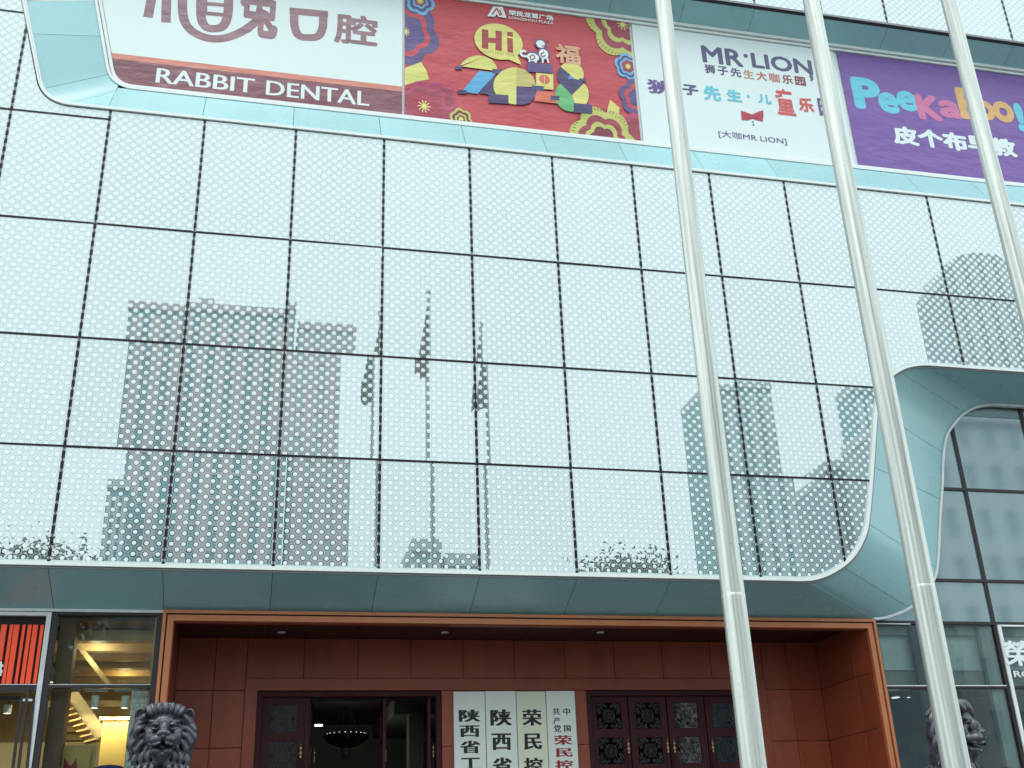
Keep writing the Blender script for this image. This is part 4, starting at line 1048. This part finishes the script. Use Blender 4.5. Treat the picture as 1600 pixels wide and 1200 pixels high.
# ================================================================== bronze lions
def lion_mesh():
    mb = MB(); rnd = random.Random(4)
    def rx(a): return Matrix.Rotation(a, 3, 'X')
    def lock(pts, r0, r1, r2=.012, n=8):
        P = smooth_curve3(pts, 9); N = len(P)
        rad = [(r0+(r1-r0)*(i/(N-1))/.45) if i/(N-1) < .45 else r1+(r2-r1)*((i/(N-1)-.45)/.55) for i in range(N)]
        mb.tube(P, rad, n)
    def smooth_curve3(pts, seg):
        P = [Vector(p) for p in [pts[0]]+list(pts)+[pts[-1]]]; out = []
        for i in range(1, len(P)-2):
            for k_ in range(seg):
                t = k_/seg
                out.append(.5*((2*P[i])+(-P[i-1]+P[i+1])*t+(2*P[i-1]-5*P[i]+4*P[i+1]-P[i+2])*t*t+(-P[i-1]+3*P[i]-3*P[i+1]+P[i+2])*t**3))
        return out+[P[-2]]
    # skull, cheeks, muzzle, nose, chin
    mb.ball((0, .02, .06), (.245, .27, .235)); mb.ball((0, -.13, .13), (.18, .15, .11))
    for s in (-1, 1):
        mb.ball((s*.165, -.12, -.07), (.10, .16, .16)); mb.ball((s*.125, -.20, .128), (.085, .06, .032), Matrix.Rotation(s*-.25, 3, 'Y'))
        mb.ball((s*.125, -.218, .073), (.040, .034, .034))                       # eyeball
        mb.tube([(s*.065, -.242, .082), (s*.095, -.262, .104), (s*.135, -.256, .106), (s*.18, -.225, .088)], [.011, .014, .014, .008], 6)
        mb.tube([(s*.07, -.25, .062), (s*.10, -.256, .040), (s*.14, -.25, .038), (s*.175, -.225, .058)], [.009, .011, .011, .007], 6)
        mb.ball((s*.085, -.335, -.075), (.105, .105, .072), Matrix.Rotation(s*.25, 3, 'Y'))   # whisker pad
        mb.ball((s*.15, -.26, -.10), (.07, .10, .06))
        mb.tube([(s*.03, -.435, -.115), (s*.10, -.415, -.142), (s*.165, -.34, -.150), (s*.20, -.25, -.13)], [.016, .020, .019, .012], 7)  # upper lip
        mb.ball((s*.07, -.300, -.235), (.075, .085, .055)); mb.ball((s*.055, -.395, -.003), (.040, .035, .032))
        mb.tube([(s*.06, -.27, -.20), (s*.13, -.26, -.205), (s*.175, -.2, -.18)], [.016, .018, .012], 6)
        for j in range(3): mb.tube([(s*(.10+.03*j), -.40+.02*j, -.06-.025*j), (s*(.18+.02*j), -.33+.02*j, -.055-.03*j)], [.006, .004], 5)
        for j in range(4): mb.tube([(s*(.215+.012*j), -.21+.03*j, .02-.05*j), (s*(.27+.012*j), -.10+.03*j, .035-.06*j)], [.016, .008], 6)
        # ear: a cupped ring
        ec = Vector((s*.335, .02, .20)); ring = [ec+Vector((s*.055*math.cos(t)*.85, -.012*math.cos(t), .072*math.sin(t))) for t in [2*math.pi*i/16 for i in range(16)]]
        mb.tube(ring, .021, 7, closed=True); mb.ball(ec+Vector((0, .045, -.005)), (.06, .03, .07)); mb.ball(ec+Vector((-s*.07, .02, -.05)), (.07, .06, .06))
    mb.ball((0, -.27, .055), (.066, .12, .10), rx(.5)); mb.ball((0, -.385, .012), (.085, .05, .040)); mb.ball((0, -.405, -.035), (.03, .035, .035))
    mb.ball((0, -.26, -.275), (.135, .11, .060)); mb.ball((0, -.16, -.22), (.17, .16, .11))
    mb.tube([(0, -.27, -.30), (0, -.25, -.38), (0, -.20, -.46)], [.085, .06, .02], 8)
    # crest over the brow
    for i in range(7):
        t = -1.1+2.2*i/6; x = .235*math.sin(t); z = .215+.09*math.cos(t)
        lock([(x*.72, -.17, .205+.02*math.cos(t)), (x*.95, -.205, z-.01), (x*1.12, -.15, z+.045), (x*1.2, -.02, z+.035), (x*1.2, .1, z-.04)], .026, .046-.010*abs(t), .02)
    for i in range(6):
        t = -1.3+2.6*i/5; x = .24*math.sin(t); lock([(x*.9, .0, .24), (x*1.0, .12, .23+.06*math.cos(t)), (x*1.1, .25, .10)], .055, .07, .04)
    # the head is larger than the block-out and looks slightly down
    Mh = Matrix.Rotation(R(13), 3, 'X')
    mb.v = [tuple(Mh @ (Vector(v)*1.2)+Vector((0, -.02, .02))) for v in mb.v]
    # mane in three layers of wavy locks round the face and down the chest
    for s in (-1, 1):
        for lay, (n_, r_, yb_, ln) in enumerate(((6, .30, -.10, .36), (6, .355, .02, .46), (5, .38, .16, .52))):
            for i in range(n_):
                a = 1.0+1.55*(i+.5*(lay % 2))/(n_-1)                     # angle from the top of the head
                x, z = r_*math.sin(a), .03+r_*math.cos(a)*1.1
                dx = .17*math.sin(a)*(1-.2*lay); w1, w2 = rnd.uniform(-.045, .045), rnd.uniform(-.05, .05)
                L_ = ln*(.75+.45*i/(n_-1))
                lock([(s*x*.80, yb_-.05, z+.06), (s*(x+dx*.55), yb_-.09+w1, z-.02*L_), (s*(x+dx*1.0+w1), yb_-.05+.02*lay, z-.40*L_), (s*(x+dx*.62+w2), yb_-.03, z-.72*L_), (s*(x+dx*.98+w2), yb_+.0, z-1.0*L_)], .034, .056, .010)
        for lay in range(3):                                             # chest locks, hanging in steps
            for i in range(4):
                x = .05+.105*i+.05*(lay % 2); z0 = -.30-.24*lay-.02*i; yy = -.20-.035*lay+.03*i
                lock([(s*x*.9, yy+.06, z0+.10), (s*(x+.03), yy-.03, z0-.03), (s*(x+.05), yy-.035, z0-.14), (s*(x+.01), yy-.02, z0-.25), (s*(x+.045), yy+.0, z0-.36)], .03, .052, .010)
    mb.ball((0, .14, -.05), (.30, .24, .30)); mb.ball((0, .12, -.42), (.33, .27, .36)); mb.ball((0, .16, -.85), (.35, .33, .48))
    # seated body, legs, paws, tail
    mb.tube([(0, .2, -.8), (0, .55, -.98), (0, .95, -1.25), (0, 1.05, -1.45)], [.36, .38, .36, .28], 14)
    for s in (-1, 1):
        mb.tube([(s*.22, -.02, -.8), (s*.24, -.10, -1.15), (s*.23, -.08, -1.45), (s*.235, -.12, -1.62)], [.16, .115, .095, .10], 10)
        mb.ball((s*.235, -.22, -1.645), (.12, .19, .085))
        for j in range(4): mb.ball((s*.235-.075+.05*j, -.37, -1.67), (.032, .06, .05))
        mb.ball((s*.30, .85, -1.35), (.17, .34, .33)); mb.ball((s*.34, .55, -1.65), (.12, .26, .08))
    lock([(0, 1.25, -1.6), (.2, 1.4, -1.62), (.42, 1.2, -1.6), (.45, .9, -1.5)], .05, .05, .05)
    me = mb.data('lion_raw', None); o = bpy.data.objects.new('lion_raw', me); COL.objects.link(o)
    r = o.modifiers.new('r', 'REMESH'); r.mode = 'VOXEL'; r.voxel_size = .0095
    sm = o.modifiers.new('s', 'SMOOTH'); sm.iterations = 1; sm.factor = .5
    dg = bpy.context.evaluated_depsgraph_get(); dg.update()
    out = bpy.data.meshes.new_from_object(o.evaluated_get(dg)); bpy.data.objects.remove(o)
    for p in out.polygons: p.use_smooth = True
    out.name = 'lion_statue'; out.materials.clear(); out.materials.append(MATS['bronze']); return out
lion_me = lion_mesh()
for (px, py, rz, lb, pl_) in ((255, 1143, 5, 'left dark bronze lion statue, facing forward beside the portal', 'stone pedestal under the left bronze lion'), (1484, 1140, 42, 'right dark bronze lion statue, turned aside and half hidden behind a flagpole', 'stone pedestal under the right bronze lion')):
    p = at(px, py, -1.7)
    o = link('lion_statue', lion_me, None, (p.x, p.y, p.z), R(rz)); tag(o, lb, 'statue', 'bronze lions at the entrance')
    sc_ = .71 if rz < 20 else .86; o.scale = (sc_, sc_, sc_)
    zt_ = p.z-1.733*sc_
    e = empty('lion_pedestal', (p.x, p.y+.35, FLOOR), R(rz)); tag(e, pl_, 'pedestal', 'lion pedestals')
    zz = zt_-FLOOR
    MB().box(-.55, .55, -.95, 1.15, 0, .14).build('plinth', 'granite', e, bevel=.01); MB().box(-.48, .48, -.88, 1.08, .142, zz-.1).build('die', 'granite', e, bevel=.01); MB().box(-.55, .55, -.95, 1.15, zz-.098, zz-.002).build('cap', 'granite', e, bevel=.01)

# ================================================================== the city across the road (seen mirrored in the glass)
def mir(x, y, d): p = at(x, y, d); return Vector((p.x, -d, p.z))
def tower(label, xa, xb, ya, ytop, d, depth, wall_m, win_m, bays, floors, name='tower_block', top=None, band=.35):
    A_, B_ = mir(xa, ya, d), mir(xb, ya, d); zt_ = mir((xa+xb)/2, ytop, d).z
    e = empty(name, ((A_.x+B_.x)/2, -d, 0)); tag(e, label, 'building', 'buildings across the road')
    W = (B_.x-A_.x)/2
    if top is None: MB().box(-W, W, -depth, 0, 0, zt_).build('wall', win_m, e)
    else: MB().slab([(-W, 0)]+[(-W+2*W*u, zt_*v) for u, v in top]+[(W, 0)], 0, -depth).build('wall', win_m, e)
    bw_ = 2*W/bays
    pier = MB().box(-bw_*.29, bw_*.29, .002, .35, 0, zt_-.3).data('pier', wall_m)
    lim = (lambda u: zt_) if top is None else (lambda u: zt_*min(1, interp(top, u)))
    for k in range(bays):
        u = (k+.5)/bays; o = link('pier', pier, e, (-W+bw_*(k+.5), 0, 0)); o.scale.z = max(.05, (lim(u)-.5)/zt_)
    fl = MB().box(-W+.05, W-.05, .001, .22, 0, band).data('floor_band', wall_m)
    h = zt_/floors
    for f in range(1, floors):
        if top is not None and f*h > zt_*min(v for _, v in top): break
        link('floor_band', fl, e, (0, 0, f*h))
    if top is None: MB().box(-W*1.01, W*1.01, -depth-.1, .45, zt_+.002, zt_+.9).build('parapet', wall_m, e)
    return e
def interp(P, u):
    for a, b in zip(P, P[1:]):
        if a[0] <= u <= b[0]: return a[1]+(b[1]-a[1])*(u-a[0])/max(1e-6, b[0]-a[0])
    return P[-1][1] if u > P[-1][0] else P[0][1]
t1 = tower('tall pinkish grey tower mirrored left of centre in the glass', 196, 442, 620, 490, 100, 18, 'tower_pink', 'tower_teal', 8, 22)
p = mir(296, 478, 100); MB().box(-2.2, -.4, -8, -.5, p.z-3, p.z+1.2).build('roof_house', 'tower_pink', t1)
tower('lower wing joined to the right of the pinkish tower mirrored in the glass', 446, 540, 640, 531, 101, 16, 'tower_pink', 'tower_grey', 3, 20)
tower('low teal grey block mirrored left of the pinkish tower', 152, 188, 800, 759, 92, 10, 'tower_grey', 'tower_teal', 3, 14)
tower('grey tower mirrored behind the left flagpole in the lower panels', 1108, 1218, 640, 607, 110, 9, 'tower_grey', 'tower_teal', 5, 20)
dm = [(0, .925), (.10, .965), (.25, .99), (.42, 1), (.62, 1), (1, .94)]
tower('grey domed tower mirrored at the right edge of the glass', 1480, 1650, 500, 397, 112, 6, 'tower_grey', 'tower_dark', 7, 24, top=dm)
tower('dark glass building mirrored at the lower right of the dotted glass', 1305, 1420, 790, 742, 72, 8, 'tower_grey', 'tower_dark', 6, 12)
tower('made-up slim grey block standing in for the shaded strip beside the curved teal reveal', 1346, 1390, 660, 618, 74, 3, 'tower_grey', 'tower_teal', 3, 16)  # made-up block standing in for a dark strip of shade
for a, b, t_, lb in ((636, 682, 859, 'small grey roof block mirrored low under the middle flagpole'), (688, 742, 882, 'very low grey roof mirrored at the foot of the middle panels')):
    tower(lb, a, b, 870, t_, 60, 8, 'tower_grey', 'tower_teal', 4, 6, name='low_building')
tower('pale building with square windows mirrored in the right curtain wall', 1470, 1760, 800, 650, 58, 12, 'tower_pale', 'pale_window', 7, 9, name='apartment_block', band=1.6)

# ================================================================== street trees
def tree_meshes(seed, H, RAD, n):
    rnd = random.Random(seed); tr = MB(); lv = MB()
    pts = [(0, 0, 0), (.05*H*.2, 0, H*.25), (-.02*H, .02*H, H*.5), (.0, 0, H*.85)]
    tr.tube(pts, [.2, .16, .12, .03], 10)
    cl = []
    for k in range(26):
        a = rnd.uniform(0, 6.28); z = H*rnd.uniform(.42, .95); f = 1-abs((z/H-.62)/.40)**2
        r = RAD*max(.2, f)*rnd.uniform(.45, 1.0); tip = Vector((r*math.cos(a), r*math.sin(a), z+.04*H))
        base = Vector((0, 0, z-.16*H)); tr.tube([base, base.lerp(tip, .5)+Vector((0, 0, .02*H)), tip], [.07, .045, .012], 6); cl.append(tip)
    for k in range(n):
        c_ = rnd.choice(cl); s_ = RAD*.32
        p_ = c_+Vector((rnd.gauss(0, s_), rnd.gauss(0, s_), rnd.gauss(0, s_*.7)))
        L_ = rnd.uniform(.08, .16); a = Vector((rnd.gauss(0, 1), rnd.gauss(0, 1), rnd.gauss(-.3, .6))).normalized(); b = a.cross(Vector((rnd.gauss(0, 1), rnd.gauss(0, 1), rnd.gauss(0, 1)))).normalized()
        lv.add([p_-a*L_, p_+b*L_*.45, p_+a*L_, p_-b*L_*.45], [(0, 1, 2, 3)])
    me = bpy.data.meshes.new('crown'); me.from_pydata(lv.v, [], lv.f); me.materials.append(MATS['leaf'])
    return tr.data('trunk', 'bark', True), me
td, ld_ = tree_meshes(11, 12, 2.2, 26000)
for (px, py, d, sc, rz, lb) in ((52, 838, 24, 1, 0, 'leafy street tree mirrored at the lower left corner of the glass'), (945, 872, 26, .97, 1.3, 'leafy street tree whose tip is mirrored left of the left flagpole'), (1018, 862, 25, .95, 2.6, 'street tree mirrored low in the panels nearest the left flagpole'), (150, 985, 20, .9, 5, 'street tree mirrored in the upper pane of the left shop')):
    p = mir(px, py, d); s_ = p.z/13.3
    e = empty('street_tree', (p.x, p.y, 0), rz); tag(e, lb, 'tree', 'street trees across the plaza'); e.scale = (s_*sc, s_*sc, s_)
    link('trunk', td, e); link('crown', ld_, e)
